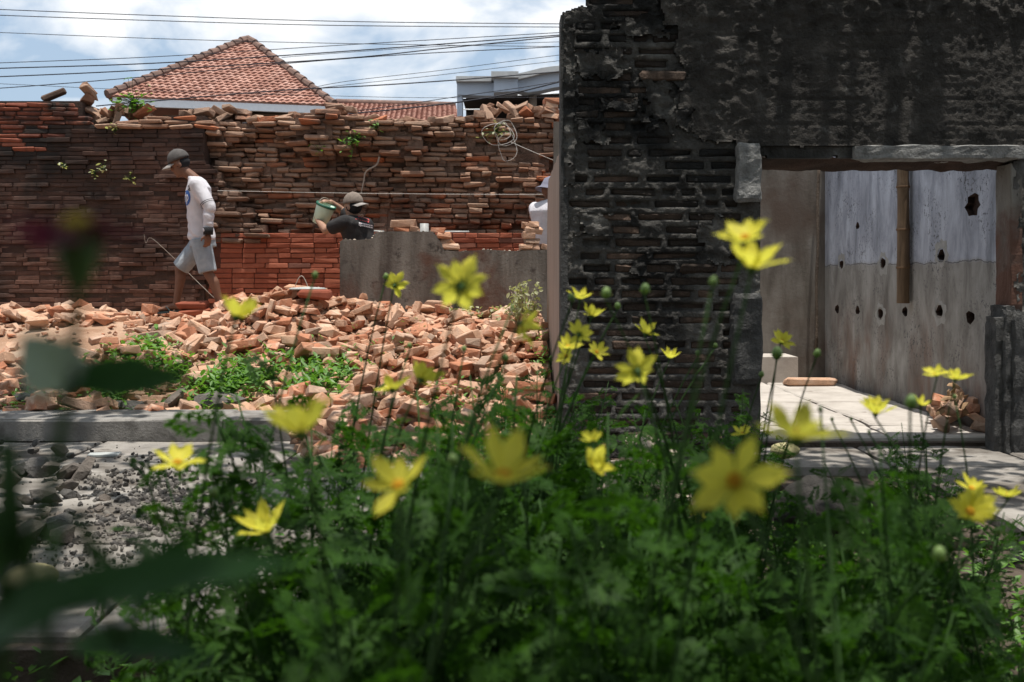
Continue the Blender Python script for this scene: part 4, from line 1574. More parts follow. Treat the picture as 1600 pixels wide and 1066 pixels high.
hs = empty('house', (-6.6, 24, 0), 'house with steep red tiled hip roof beyond the brick wall', 'house')
oH = Vector((-6.6, 24, 0))
Lc = P(167, 153, 22.0)
Rc = P(522, 166, 23.2)
ap = P(388, 64, 25.1)
Rb = Vector((Rc.x - 1.2, Rc.y + 5.0, Rc.z))
Lb = Vector((Lc.x - 1.2, Lc.y + 5.0, Lc.z))
Rc.z = Lc.z = (Lc.z + Rc.z) / 2
Rb.z = Lb.z = Lc.z
mb = MB()
mb.add([tuple(q - oH) for q in (Lc, Rc, Rb, Lb, ap)], [(0, 1, 4), (1, 2, 4), (2, 3, 4), (3, 0, 4)])
roof = mb.build('roof', 'roof_tile', hs)
mb = MB()
tile_plane(Lc - oH, Rc - oH, ap - oH - Vector((.05, 0, 0)), ap - oH + Vector((.05, 0, 0)), 25, 0.15, mb)
tag(mb.build('roof_tile', 'roof_tile', roof), kind='stuff')
for (a, c, n) in ((Lc, ap, 17), (Rc, ap, 12)):
    for i in range(n):
        p0 = a.lerp(c, i / n) - oH
        p1 = a.lerp(c, (i + 1.15) / n) - oH
        m = MB()
        m.tube([p0 + Vector((0, 0, .07)), p1 + Vector((0, 0, .05))], [0.105, 0.08], 8)
        m.build('ridge_tile', 'ridge', roof)
ex = (Rc - Lc).normalized()
mb = MB()
q0, q1 = Lc + ex * .12 - oH, Rc - ex * .1 - oH
mb.add([tuple(q0), tuple(q1), tuple(q1 - Vector((0, 0, .17))), tuple(q0 - Vector((0, 0, .17))),
        tuple(q0 + Vector((0, .1, 0))), tuple(q1 + Vector((0, .1, 0))), tuple(q1 + Vector((0, .1, -.17))), tuple(q0 + Vector((0, .1, -.17)))],
       [(0, 3, 2, 1), (4, 5, 6, 7), (0, 1, 5, 4), (3, 7, 6, 2), (0, 4, 7, 3), (1, 2, 6, 5)])
mb.build('fascia', 'white_paint', hs)
mb = MB()
mb.box(Lc.x + .6 - oH.x, Rc.x - .5 - oH.x, -0.2, 4.6, 0, Lc.z - .1)
mb.build('wall', 'house_wall', hs)
mb = MB()
c0, c1 = P(372, 172, 23.6), P(514, 192, 23.6)
mb.box(c0.x - oH.x, c1.x - oH.x, -0.45, -0.3, c1.z - .5, c0.z - .02)
mb.build('window', 'dark_void', hs)
mb = MB()
c0, c1 = P(372, 178, 23.5), P(505, 190, 23.5)
mb.box(c0.x - oH.x, c1.x - oH.x, -0.52, -0.46, c1.z - .4, c0.z)
mb.build('shutter', 'house_wall', hs)

h2 = empty('house', (-2.5, 27, 0), 'low red tiled roof of a house between hip roof and blue building', 'house')
o2 = Vector((-2.5, 27, 0))
a2, b2 = P(505, 196, 26), P(735, 200, 26)
c2, d2 = P(525, 163, 29), P(712, 168, 29)
mb = MB()
mb.add([tuple(q - o2) for q in (a2, b2, d2, c2)], [(0, 1, 2, 3)])
r2 = mb.build('roof', 'roof_tile', h2)
mb = MB()
tile_plane(a2 - o2, b2 - o2, c2 - o2, d2 - o2, 15, 0.14, mb)
tag(mb.build('roof_tile', 'roof_tile', r2), kind='stuff')
mb = MB()
mb.tube([c2 - o2 + (d2 - c2) * (i / 12) + Vector((0, 0, .06)) for i in range(13)], .1, 8)
mb.build('ridge_tile', 'ridge', r2, True)
mb = MB()
mb.box(a2.x + .4 - o2.x, b2.x - .4 - o2.x, -0.6, 4, 0, a2.z - .1)
mb.build('wall', 'house_wall', h2)

YH = 19.0
h3 = empty('building', (0, YH, 0), 'pale blue flat-roofed building with curved grey parapet', 'building')
o3 = Vector((0, YH, 0))


def px3(u, v):
    return P(u, v, YH)


def prism(us_top, v_bot, y0, y1, name, mat, parent):
    """outline given by (u, vtop, vbottom) in the facade plane, extruded in depth"""
    m = MB()
    n = len(us_top)
    vv = []
    for y in (y0, y1):
        for u, vt, vb in us_top:
            q = px3(u, vt)
            vv.append((q.x - o3.x, y, q.z))
        for u, vt, vb in us_top:
            q = px3(u, vb)
            vv.append((q.x - o3.x, y, q.z))
    ff = []
    for i in range(n - 1):
        ff += [(i, n + i, n + i + 1, i + 1), (2 * n + i, 2 * n + i + 1, 3 * n + i + 1, 3 * n + i), (i, i + 1, 2 * n + i + 1, 2 * n + i), (n + i, 3 * n + i, 3 * n + i + 1, n + i + 1)]
    ff += [(0, 2 * n, 3 * n, n), (n - 1, 2 * n - 1, 4 * n - 1, 3 * n - 1)]
    m.add(vv, ff)
    return m.build(name, mat, parent)


cur = [(808, 128, 143), (825, 124, 146), (845, 119, 143), (862, 116.5, 139), (880, 115, 136), (930, 112, 132), (990, 114, 134)]
prism([(714, 129, 148), (772, 129, 150)], 0, 0.0, 0.3, 'parapet', 'blue_wall', h3)
prism([(772, 127, 148), (809, 127, 146)], 0, -0.25, 0.3, 'parapet', 'blue_wall', h3)
prism(cur, 0, -0.1, 0.3, 'parapet', 'blue_wall', h3)
prism([(713, 121, 128.7), (768, 121, 128.7)], 0, -0.12, 0.35, 'coping', 'grey_cap', h3)
prism([(768, 117.5, 126.7), (810, 117.5, 126.7)], 0, -0.36, 0.35, 'coping', 'grey_cap', h3)
prism([(u, va - 9, va - .3) for u, va, vb in cur], 0, -0.22, 0.35, 'coping', 'grey_cap', h3)
prism([(714, 148.5, 190), (722, 148.5, 190)], 0, 0.02, 0.4, 'pillar', 'blue_wall', h3)
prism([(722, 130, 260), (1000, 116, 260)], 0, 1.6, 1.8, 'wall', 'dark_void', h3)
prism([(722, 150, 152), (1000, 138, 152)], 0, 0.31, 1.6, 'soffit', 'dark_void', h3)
m = MB()
q = px3(833, 190)
m.lathe([(0.085, 0), (0.085, 0.28), (0.12, 0.32), (0.12, 0.36), (0.075, 0.40), (0.075, 0.62)], 14, Matrix.Translation((q.x - o3.x, .2, q.z - .1)))
m.build('column', 'house_wall', h3, True)
prism([(722, 200, 470), (1000, 200, 470)], 0, 0.05, 1.5, 'wall', 'house_wall', h3)
m = MB()
m.tube([px3(724, 172.5) - o3 + Vector((0, -.1, 0)), px3(950, 172) - o3 + Vector((0, -.1, 0))], .012, 6)
m.build('handrail', 'white_paint', h3)

# overhead cables
def smooth_curve(pts, n=28):
    """Catmull-Rom through the points"""
    pts = [Vector(p) for p in pts]
    pts = [pts[0] * 2 - pts[1]] + pts + [pts[-1] * 2 - pts[-2]]
    out = []
    seg = len(pts) - 3
    per = max(3, n // seg)
    for i in range(1, len(pts) - 2):
        p0, p1, p2, p3 = pts[i - 1:i + 3]
        for k in range(per):
            t = k / per
            out.append(0.5 * ((2 * p1) + (p2 - p0) * t + (2 * p0 - 5 * p1 + 4 * p2 - p3) * t * t + (3 * p1 - p0 - 3 * p2 + p3) * t ** 3))
    out.append(pts[-2])
    return out


wires = [
    ([(-200, 6), (0, 15), (260, 25), (530, 33.5), (875, 37.5), (1150, 38)], 1.0), ([(-200, 16), (0, 24), (260, 33), (530, 40), (875, 42.5), (1150, 43)], 1.0),
    ([(-200, 43), (0, 51), (260, 61), (530, 68), (875, 73), (1150, 74)], .8), ([(-200, 107), (0, 98.5), (240, 89), (530, 71), (875, 51), (1150, 36)], .9),
    ([(-200, 114), (0, 107), (240, 99), (530, 81), (875, 55), (1150, 36)], 1.4), ([(-200, 126), (0, 120), (240, 109), (530, 92), (690, 76), (875, 57), (1150, 30)], 1.4),
    ([(-200, 148), (0, 138), (240, 119), (440, 100), (640, 85), (875, 73), (1150, 60)], 1.1), ([(-200, 122), (0, 131), (240, 142), (520, 150), (715, 153), (1100, 150)], .6),
    ([(150, 166), (205, 161), (440, 141.5), (580, 134), (715, 125), (875, 112), (1150, 88)], 1.5), ([(440, 150), (530, 129), (690, 110), (875, 86), (1150, 52)], .7),
    ([(400, 150), (530, 134), (690, 117), (875, 95), (1150, 66)], .7), ([(330, 198), (440, 187), (600, 173), (715, 160), (800, 146), (875, 128), (1150, 60)], 1.8),
    ([(330, 202), (440, 188), (600, 168), (715, 151), (875, 127), (1150, 75)], 1.0), ([(440, 90), (530, 83), (690, 72.5), (875, 65.5), (1150, 58)], .7)]
for i, (pts, w) in enumerate(wires):
    Yw = 17.0 + 0.12 * i
    m = MB()
    c = smooth_curve([P(u, v, Yw) for u, v in pts], 36)
    m.tube(c, 0.0075 * w, 5)
    w = ('upper straight black cable high in the sky, clear of the roof' if i < 2 else 'thin black cable skimming the tip of the tiled roof' if i == 2 else
         'thick black cable sagging low across the red roof and the blue building' if i in (11, 12) else 'heavy black cable running along the eaves of the tiled roof' if i == 8 else
         'very thin dark cable crossing the clouds left of the blue building' if pts[0][0] > 0 else 'black cable in the fan rising over the tiled roof to the black wall')
    tag(m.build('overhead_cable', 'cable', None, True, origin=c[0]), w, 'cable', 'overhead cables')
# builders' line across the torn wall, string behind the person, wire coil, dead creeper
m = MB()
a, c = P(340, 298, 11.0), P(872, 304, 10.9)
m.tube([a.lerp(c, i / 12) + Vector((0, 0, -.012 * math.sin(math.pi * i / 12))) for i in range(13)], 0.002, 5)
tag(m.build('builders_line', 'string', None, origin=a), 'taut pale builder\'s line stretched across the torn brick wall', 'string')
m = MB()
c = smooth_curve([P(225, 366, 10.9), P(228, 380, 10.9), P(236, 372, 10.9), P(265, 397, 10.85), P(300, 432, 10.8), P(335, 466, 10.6)], 30)
m.tube(c, 0.0022, 5)
tag(m.build('loose_wire', 'wire', None, origin=c[-1]), 'thin slack wire slanting down the old wall behind the walking person', 'wire')
m = MB()
for (cu, cv, ru, rv) in ((790, 208, 17, 20), (778, 210, 25, 17), (793, 230, 14, 22), (785, 205, 12, 14)):
    pts = [P(cu + ru * math.cos(t) + 2 * math.sin(3 * t), cv + rv * math.sin(t), YB - .25 - .02 * math.sin(2 * t)) for t in [2 * math.pi * i / 26 for i in range(27)]]
    m.tube(pts, 0.0025, 5)
c = smooth_curve([P(798, 222, YB - .22), P(830, 236, YB - .22), P(868, 252, YB - .22)], 10)
m.tube(c, 0.0025, 5)
tag(m.build('wire_coil', 'string', None, origin=P(790, 215, YB - .2)), 'tangled pale wire coil hanging from the torn wall top', 'wire')
m = MB()
c = smooth_curve([P(593, 245, YB - .16), P(588, 258, YB - .15), P(572, 268, YB - .15), P(568, 285, YB - .14), P(564, 302, YB - .14)], 20)
m.tube(c, [0.012 - 0.006 * i / len(c) for i in range(len(c))], 6)
tag(m.build('dead_root', 'wire', None, origin=c[0]), 'crooked dry root clinging to the torn wall above the bucket worker', 'root')
#PART2
# ------------------------------------------------------------------ people
def fuse(mb, voxel, name, mat, parent, smooth_n=3, fac=0.5):
    """union of overlapping closed shapes as one continuous surface"""
    tmp = mb.build('tmp', None)
    r = tmp.modifiers.new('r', 'REMESH')
    r.mode = 'VOXEL'
    r.voxel_size = voxel
    s = tmp.modifiers.new('s', 'SMOOTH')
    s.factor = fac
    s.iterations = smooth_n
    bpy.context.view_layer.update()
    dg = bpy.context.evaluated_depsgraph_get()
    me = bpy.data.meshes.new_from_object(tmp.evaluated_get(dg))
    old = tmp.data
    bpy.data.objects.remove(tmp)
    bpy.data.meshes.remove(old)
    me.name = name
    me.materials.clear()
    me.materials.append(MAT[mat])
    me.polygons.foreach_set('use_smooth', [True] * len(me.polygons))
    return link(name, me, parent)


def ruffle(me, fn):
    n = len(me.vertices)
    co = np.empty(n * 3)
    no = np.empty(n * 3)
    me.vertices.foreach_get('co', co)
    me.vertices.foreach_get('normal', no)
    co = co.reshape(-1, 3)
    no = no.reshape(-1, 3)
    d = np.array([fn(Vector(p)) for p in co])
    me.vertices.foreach_set('co', (co + no * d[:, None]).ravel())
    me.update()


def limb(mb, pts, radii, n=12):
    """tapered limb with rounded ends"""
    pts = [Vector(p) for p in pts]
    mb.tube(pts, radii, n)
    mb.ellipsoid(pts[0], (radii[0],) * 3, n=10, k=7)
    mb.ellipsoid(pts[-1], (radii[-1],) * 3, n=10, k=7)


def loft(mb, rings, n=20):
    """rings = (centre, axis a, axis b)"""
    vv = []
    for c, a, b_ in rings:
        c, a, b_ = Vector(c), Vector(a), Vector(b_)
        for j in range(n):
            t = 2 * math.pi * j / n
            vv.append(tuple(c + a * math.cos(t) + b_ * math.sin(t)))
    k = len(rings)
    ff = [(i * n + j, i * n + (j + 1) % n, (i + 1) * n + (j + 1) % n, (i + 1) * n + j) for i in range(k - 1) for j in range(n)]
    ff += [tuple(reversed(range(n))), tuple((k - 1) * n + j for j in range(n))]
    mb.add(vv, ff)


def torso_rings(spec, yaw):
    """spec = (centre, depth radius, width radius); yaw turns the facing direction"""
    fx = Vector((math.cos(yaw), math.sin(yaw), 0))
    sx = Vector((-math.sin(yaw), math.cos(yaw), 0))
    return [(c, fx * d, sx * w) for c, d, w in spec]


def head_parts(mb, H):
    """H maps head space (x forward, y left, z up) to the world"""
    mb.ellipsoid((-0.005, 0, 0.03), (0.098, 0.076, 0.092), H)
    mb.ellipsoid((0.030, 0, -0.035), (0.062, 0.058, 0.085), H)
    mb.ellipsoid((0.058, 0, -0.092), (0.030, 0.030, 0.024), H)
    mb.ellipsoid((0.088, 0, -0.012), (0.020, 0.013, 0.028), H)
    mb.ellipsoid((0.080, 0, -0.058), (0.016, 0.026, 0.012), H)
    mb.ellipsoid((0.076, 0, 0.024), (0.018, 0.055, 0.012), H)
    for s in (-1, 1):
        mb.ellipsoid((-0.004, s * 0.078, -0.008), (0.020, 0.010, 0.032), H)


def hand(mb, wrist, d, nrm, side, s=1.0, curl=0.5):
    """palm, four fingers and a thumb; d = pointing direction, nrm = palm normal, side = thumb direction"""
    d, nrm, side = Vector(d).normalized(), Vector(nrm).normalized(), Vector(side).normalized()
    w = Vector(wrist)
    R = Matrix((d, side, nrm)).transposed()
    M = Matrix.Translation(w + d * 0.045 * s) @ R.to_4x4()
    mb.ellipsoid((0, 0, 0), (0.055 * s, 0.042 * s, 0.017 * s), M)
    for i, (o, L) in enumerate(((0.030, .075), (0.010, .082), (-0.010, .076), (-0.030, .060))):
        b0 = w + d * 0.075 * s + side * o * s
        d1 = (d + nrm * curl * 0.6).normalized()
        d2 = (d + nrm * curl * 1.9).normalized()
        p1 = b0 + d1 * L * .5 * s
        p2 = p1 + d2 * L * .5 * s
        mb.tube([b0 - d * .02 * s, b0, p1, p2], [0.010 * s, 0.010 * s, 0.009 * s, 0.0075 * s], 8)
    t0 = w + d * 0.025 * s + side * 0.034 * s
    t1 = t0 + (d * .6 + side * .7 + nrm * .3).normalized() * 0.038 * s
    t2 = t1 + (d + side * .1 + nrm * .5).normalized() * 0.032 * s
    mb.tube([t0 - side * .012 * s, t0, t1, t2], [0.013 * s, 0.013 * s, 0.011 * s, 0.009 * s], 8)


def cap_parts(H, parent, mat, brim_mat, back=False, emblem=None, bent=0.0):
    m = MB()
    prof = [(0.001, 0.135)] + [(0.104 * math.sin(t), 0.025 + 0.108 * math.cos(t)) for t in [0.25, 0.5, 0.75, 1.0, 1.25, 1.5]] + [(0.104, 0.012), (0.099, 0.012)]
    m.lathe(prof, 24, H @ Matrix.Translation((-0.006, 0, 0.012)) @ Matrix.Diagonal((1.08, 0.87, 1, 1)), False, False)
    m.ellipsoid((-0.006, 0, 0.147), (.009, .009, .006), H)
    crown = m.build('cap', mat, parent, True)
    m = MB()
    sg = -1 if back else 1
    n = 14
    vv = []
    for rr_, zz in ((0.095, 0.026), (0.135, 0.018), (0.185, 0.004)):
        for i in range(n + 1):
            a = math.radians(-62 + 124 * i / n)
            x = 0.095 * 1.05 * math.cos(a) + (rr_ - 0.095) * (math.cos(a) ** .5)
            y = 0.083 * math.sin(a) * (1.0 - (rr_ - .095) * 1.0)
            vv.append((sg * x - .004, y, zz - 0.030 * (y / .08) ** 2))
    k = len(vv)
    vv += [(a, b_, c - 0.006) for a, b_, c in vv]
    ff = []
    for j in range(2):
        for i in range(n):
            q = (j * (n + 1) + i, j * (n + 1) + i + 1, (j + 1) * (n + 1) + i + 1, (j + 1) * (n + 1) + i)
            ff.append(q)
            ff.append(tuple(x + k for x in reversed(q)))
    for i in range(n):
        a, c = 2 * (n + 1) + i, 2 * (n + 1) + i + 1
        ff.append((a, c, c + k, a + k))
    for e in (0, n):
        for j in range(2):
            a, c = j * (n + 1) + e, (j + 1) * (n + 1) + e
            ff.append((a, c, c + k, a + k))
    m.add(vv, ff, H)
    m.build('brim', brim_mat, crown, True)
    if emblem:
        m = MB()
        m.box(-.115, -.107, -.02, .02, .045, .075, H)
        m.build('emblem', emblem, crown)
    return crown


def decal(name, polys, target, direction, mat, off=0.004):
    """flat print pressed onto the cloth: polygons are lists of world points, moved along direction until they meet it"""
    bvh = BVHTree.FromPolygons([tuple(v.co) for v in target.data.vertices], [tuple(p.vertices) for p in target.data.polygons])
    d = Vector(direction).normalized()
    m = MB()
    for poly in polys:
        vv = []
        for p in poly:
            p = Vector(p)
            hit = bvh.ray_cast(p - d * 1.0, d)
            if hit[0] is None:
                near = bvh.find_nearest(p)
                q = near[0]
            else:
                q = hit[0]
            vv.append(tuple(q - d * off))
        m.add(vv, [tuple(range(len(vv)))])
    o = m.build(name, mat, target)
    return o


def strip_quads(fn, n, w):
    """quads along the curve fn(t) in a 2-D frame with half width w"""
    out = []
    for i in range(n):
        a, c = Vector(fn(i / n)), Vector(fn((i + 1) / n))
        t = (c - a).normalized()
        nn = Vector((-t.y, t.x)) * w
        out.append([a + nn, a - nn, c - nn, c + nn])
    return out


# --- the walking person
M0 = Vector((P(305, 0, 10.2).x, 10.2, P(0, 492, 10.2).z))
man = empty('person', M0, 'person in white sweatshirt, denim shorts and dark cap walking over the rubble', 'person')
body = MB()
yaw = math.radians(180 + 24)
tor = [((.075, 0, .74), .10, .145), ((.06, 0, .86), .095, .14), ((.045, 0, 1.0), .095, .14), ((.035, 0, 1.16), .105, .165), ((.035, 0, 1.28), .10, .17), ((.02, 0, 1.36), .075, .13), ((.0, 0, 1.40), .05, .07)]
loft(body, torso_rings(tor, yaw))
sh_n, el_n, wr_n = Vector((.085, -.165, 1.31)), Vector((.215, -.225, 1.085)), Vector((.205, -.235, .86))
sh_f, el_f, wr_f = Vector((-.01, .165, 1.31)), Vector((.06, .24, 1.07)), Vector((.0, .23, .85))
for s_, e_, w_ in ((sh_n, el_n, wr_n), (sh_f, el_f, wr_f)):
    limb(body, [s_, s_.lerp(e_, .5), e_], [.052, .045, .038])
    limb(body, [e_, e_.lerp(w_, .3), w_], [.038, .038, .027])
hand(body, wr_n + Vector((0, 0, -.04)), (-.05, 0, -1), (-.5, .6, 0), (-.6, -.7, 0), 1.0, .7)
hand(body, wr_f + Vector((0, 0, -.01)), (-.15, 0, -1), (-.5, -.6, 0), (-.8, .5, 0), 1.0, .5)
hip_n, kn_n, an_n = Vector((.085, -.085, .74)), Vector((.165, -.10, .425)), Vector((.290, -.10, .085))
hip_f, kn_f, an_f = Vector((.045, .085, .74)), Vector((-.185, .075, .47)), Vector((-.215, .07, .125))
for h_, k_, a_ in ((hip_n, kn_n, an_n), (hip_f, kn_f, an_f)):
    limb(body, [h_, h_.lerp(k_, .5), k_], [.085, .072, .052])
    bk = Vector((.02, 0, .01))
    limb(body, [k_, k_.lerp(a_, .3) + bk, k_.lerp(a_, .65) + bk * .5, a_], [.050, .054, .042, .034])
for a_, toe, zf in ((an_n, Vector((-.165, -.03, -.05)), .0), (an_f, Vector((-.165, -.02, -.075)), .0)):
    heel = a_ + Vector((.04, 0, -.05))
    ball = a_ + toe * .62 + Vector((0, 0, -.012))
    limb(body, [heel, a_ + Vector((-.02, 0, -.04)), ball, a_ + toe], [.033, .036, .033, .022])
    limb(body, [a_, heel], [.036, .03])
    for q in range(5):
        t0 = ball + Vector((-.03, -.032 + .016 * q, -.006))
        body.tube([t0, t0 + Vector((-.045 + .005 * abs(q - 1), 0, -.012))], [.010, .008], 6)
Hm = Matrix.Translation((-.150, -.01, 1.535)) @ Euler((0, 0, math.radians(180 + 8))).to_matrix().to_4x4() @ Euler((0, math.radians(24), 0)).to_matrix().to_4x4()
head_parts(body, Hm)
limb(body, [(.02, 0, 1.36), (-.04, 0, 1.42), (-.13, -.005, 1.49)], [.062, .054, .052])
fuse(body, 0.0075, 'body', 'skin', man, 3)
eye = MB()
for s in (-1, 1):
    eye.ellipsoid((0.083, s * 0.031, 0.006), (.008, .013, .008), Hm)
eye.build('eye', 'ink_black', man, True)
hair = MB()
hair.ellipsoid((-0.018, 0, 0.012), (0.090, 0.079, 0.07), Hm)
hair.build('hair', 'ink_black', man, True)
cap_parts(Hm @ Matrix.Translation((0, 0, .022)), man, 'cap', 'cap_light')
sw = MB()
tor2 = [((.075, 0, .765), .125, .172), ((.066, 0, .80), .135, .18), ((.055, 0, .92), .125, .172), ((.045, 0, 1.06), .125, .17), ((.035, 0, 1.2), .13, .185), ((.035, 0, 1.30), .122, .186), ((.02, 0, 1.375), .088, .135), ((-.012, 0, 1.415), .065, .072)]
loft(sw, torso_rings(tor2, yaw), 28)
for s_, e_, w_ in ((sh_n, el_n, wr_n), (sh_f, el_f, wr_f)):
    limb(sw, [s_ + Vector((-.02, 0, .01)), s_.lerp(e_, .5), e_, ], [.078, .070, .062], 14)
    pts, rad = [], []
    for i in range(9):
        t = i / 8
        pts.append(e_.lerp(w_, t) + Vector((.006 * math.sin(i * 2.1), 0, 0)))
        rad.append(.060 - .014 * t + .005 * math.sin(i * 2.4))
    limb(sw, pts, rad, 14)
swo = fuse(sw, 0.010, 'sweatshirt', 'shirt_white', man, 3)
ruffle(swo.data, lambda p: (0.007 * noise.noise(Vector((p.x * 7, p.y * 7, p.z * 13 + p.x * 9))) + 0.004 * math.sin(p.z * 60 + p.x * 45 + 4 * noise.noise(p * 6)) * sstep(1.1, .8, p.z)))
m = MB()
m.tube([wr_n + Vector((0, 0, .025)), wr_n + Vector((0, 0, -.05))], [.0515, .047], 14)
m.build('cuff', 'ink_black', swo, True)
for t in (.80, .87):
    c = sh_n.lerp(el_n, t)
    dd = (el_n - sh_n).normalized()
    m = MB()
    m.tube([c - dd * .0028, c + dd * .0028], [.0755, .0748], 16, cap=False)
    m.build('sleeve_band', 'ink_black', swo, True)
# round blue chest emblem with slanted white strokes
fx = Vector((math.cos(yaw), math.sin(yaw), 0))
cd = Vector((-.5, -.87, 0)).normalized()
side = Vector((cd.y, -cd.x, 0)) * -1
cc = Vector((-.045, -.08, 1.19))


def cpt(p2):
    return cc + side * p2[0] + Vector((0, 0, p2[1])) + cd * 0


polys = []
R = 0.078
for j in range(5):
    for i in range(24):
        a0, a1 = 2 * math.pi * i / 24, 2 * math.pi * (i + 1) / 24
        r0, r1 = R * j / 5, R * (j + 1) / 5
        polys.append([cpt((r0 * math.cos(a0), r0 * math.sin(a0))), cpt((r1 * math.cos(a0), r1 * math.sin(a0))), cpt((r1 * math.cos(a1), r1 * math.sin(a1))), cpt((r0 * math.cos(a1), r0 * math.sin(a1)))])
em = decal('emblem', polys, swo, -cd, 'logo_blue', .004)
polys = []
sl_ = 0.22
for fn in (lambda t: (-.034 + sl_ * (.06 - .10 * t), .06 - .10 * t), lambda t: (-.034 + .03 * t + sl_ * (.022 - .0 * t), .018 + .012 * math.sin(t * 1.57)), lambda t: (-.004 + sl_ * (.03 - .07 * t), .028 - .068 * t),
           lambda t: (.016 + sl_ * (.035 - .10 * t), .035 - .10 * t), lambda t: (.016 + .03 * math.sin(math.pi * t) * 1.0 + sl_ * (.03 - .07 * t), .03 - .068 * t)):
    for q in strip_quads(fn, 8, .0055):
        polys.append([cpt((p.x, p.y)) for p in q])
decal('lettering', polys, swo, -cd, 'logo_white', .007)
polys = []
for (a, b_, w_, h_) in ((.06, .09, .02, .010), (.075, .075, .012, .012), (.065, .055, .026, .008), (.085, .06, .01, .014), (.07, .04, .03, .005)):
    q = Vector((-.02 + a, -.17, 1.20 + b_))
    polys.append([q + Vector((-w_, 0, -h_)), q + Vector((w_, 0, -h_ * .4)), q + Vector((w_ * .6, 0, h_)), q + Vector((-w_ * .7, 0, h_ * .5))])
decal('chest_mark', [[p + Vector((-.08, 0, .02)) for p in q] for q in polys], swo, (0.3, 1, 0), 'ink_black')
shorts = MB()
sh_sp = [((.08, 0, .70), .135, .165), ((.075, 0, .78), .125, .16), ((.07, 0, .83), .115, .15)]
loft(shorts, torso_rings(sh_sp, yaw))
for h_, k_ in ((hip_n, kn_n), (hip_f, kn_f)):
    e_ = h_.lerp(k_, .97)
    shorts.tube([h_ + Vector((0, 0, .04)), h_.lerp(k_, .3), h_.lerp(k_, .65), e_], [.100, .102, .094, .092], 16)
so = fuse(shorts, 0.009, 'shorts', 'denim', man, 2)
ruffle(so.data, lambda p: 0.006 * noise.noise(Vector((p.x * 14, p.y * 9, p.z * 9))))
for a_, toe in ((an_n, Vector((-.175, -.03, -.06))), (an_f, Vector((-.175, -.02, -.085)))):
    m = MB()
    c0, c1 = a_ + Vector((.05, 0, -.085)), a_ + toe + Vector((-.01, 0, -.024))
    ring = []
    for i in range(20):
        t = 2 * math.pi * i / 20
        ring.append((math.cos(t), math.sin(t) * (1 + .18 * math.cos(t))))
    d_ = c1 - c0
    mid = (c0 + c1) / 2
    vv = [tuple(mid + d_ * .52 * a + Vector((0, .046 * b_, zz))) for zz in (-.012, .012) for a, b_ in ring]
    ff = [tuple(reversed(range(20))), tuple(range(20, 40))] + [(i, (i + 1) % 20, 20 + (i + 1) % 20, 20 + i) for i in range(20)]
    m.add(vv, ff)
    s_o = m.build('sandal', 'sandal', man)
    m = MB()
    for s in (-1, 1):
        m.tube([c0.lerp(c1, .78) + Vector((0, 0, .015)), c0.lerp(c1, .6) + Vector((0, s * .03, .055)), c0.lerp(c1, .42) + Vector((0, s * .048, .01))], .006, 6)
    m.build('strap', 'sandal', s_o)

# --- the bucket worker behind the plaster wall
YWk = 10.2


def W(u, v, dy=0.0):
    return P(u, v, YWk + dy)


p0 = Vector((W(560, 0).x, YWk, 0.28))
wk = empty('person', p0, 'person in black printed t-shirt and backward cap tipping a pale green bucket', 'person')


def L_(v):
    return Vector(v) - p0


body = MB()
ya = math.radians(128)
spec = [(L_(W(564, 402)), .10, .15), (L_(W(562, 382)), .095, .14), (L_(W(559, 366)), .10, .15), (L_(W(556, 350)), .11, .17), (L_(W(554, 342)), .085, .15), (L_(W(552, 337)), .05, .07)]
loft(body, torso_rings(spec, ya))
sl_n, el, wl_ = L_(W(538, 347, -.12)), L_(W(509, 360, -.10)), L_(W(497, 345, .02))
sr, er, wr = L_(W(552, 341, .17)), L_(W(534, 329, .28)), L_(W(517, 316, .16))
for a, c, d in ((sl_n, el, wl_), (sr, er, wr)):
    limb(body, [a, a.lerp(c, .5), c], [.055, .048, .041])
    limb(body, [c, c.lerp(d, .3), d], [.041, .041, .028])
bc = L_(W(505, 334, .10))        # bucket centre
bax = Vector((-.30, .10, -.55)).normalized()       # from open end towards bottom... see below
hand(body, wl_, (W(493, 338, .05) - W(497, 345, .02)), Vector((.9, .3, .3)), (0, .8, .6), 1.0, 1.0)
hand(body, wr, (W(508, 314, .12) - W(517, 316, .16)), Vector((-.2, -.1, -1)), (0, -1, 0), 1.0, 1.1)
for s in (-1, 1):
    hp = L_(W(564 + 8 * s, 402, .04 * s))
    an = Vector((hp.x + .02 * s, hp.y, .08))
    kn = hp.lerp(an, .5) + Vector((-.03, .03, 0))
    limb(body, [hp, hp.lerp(kn, .5), kn], [.088, .075, .055])
    limb(body, [kn, kn.lerp(an, .35), an], [.052, .054, .036])
    limb(body, [an + Vector((.03, -.02, -.045)), an + Vector((-.06, .07, -.05)), an + Vector((-.11, .12, -.055))], [.034, .034, .02])
hc = L_(W(551.5, 324, -.02))
Hw = Matrix.Translation(hc) @ Euler((0, 0, math.radians(150))).to_matrix().to_4x4() @ Euler((0, math.radians(12), 0)).to_matrix().to_4x4()
head_parts(body, Hw)
limb(body, [L_(W(554, 342)), L_(W(553, 333))], [.058, .052])
fuse(body, 0.0075, 'body', 'skin_light', wk, 3)
hair = MB()
hair.ellipsoid((-0.016, 0, 0.005), (0.092, 0.079, 0.085), Hw)
hair.build('hair', 'ink_black', wk, True)
cap_parts(Hw @ Euler((0, math.radians(-8), 0)).to_matrix().to_4x4() @ Matrix.Translation((0, 0, .012)), wk, 'cap_brown', 'cap_light', True, None)
te = MB()
spec2 = [(c, d * 1.22 + .012, w_ * 1.12 + .01) for c, d, w_ in spec]
spec2[-1] = (spec[-1][0], .068, .085)
loft(te, torso_rings(spec2, ya), 28)
for a, c in ((sl_n, el), (sr, er)):
    limb(te, [a, a.lerp(c, .62)], [.078, .070], 14)
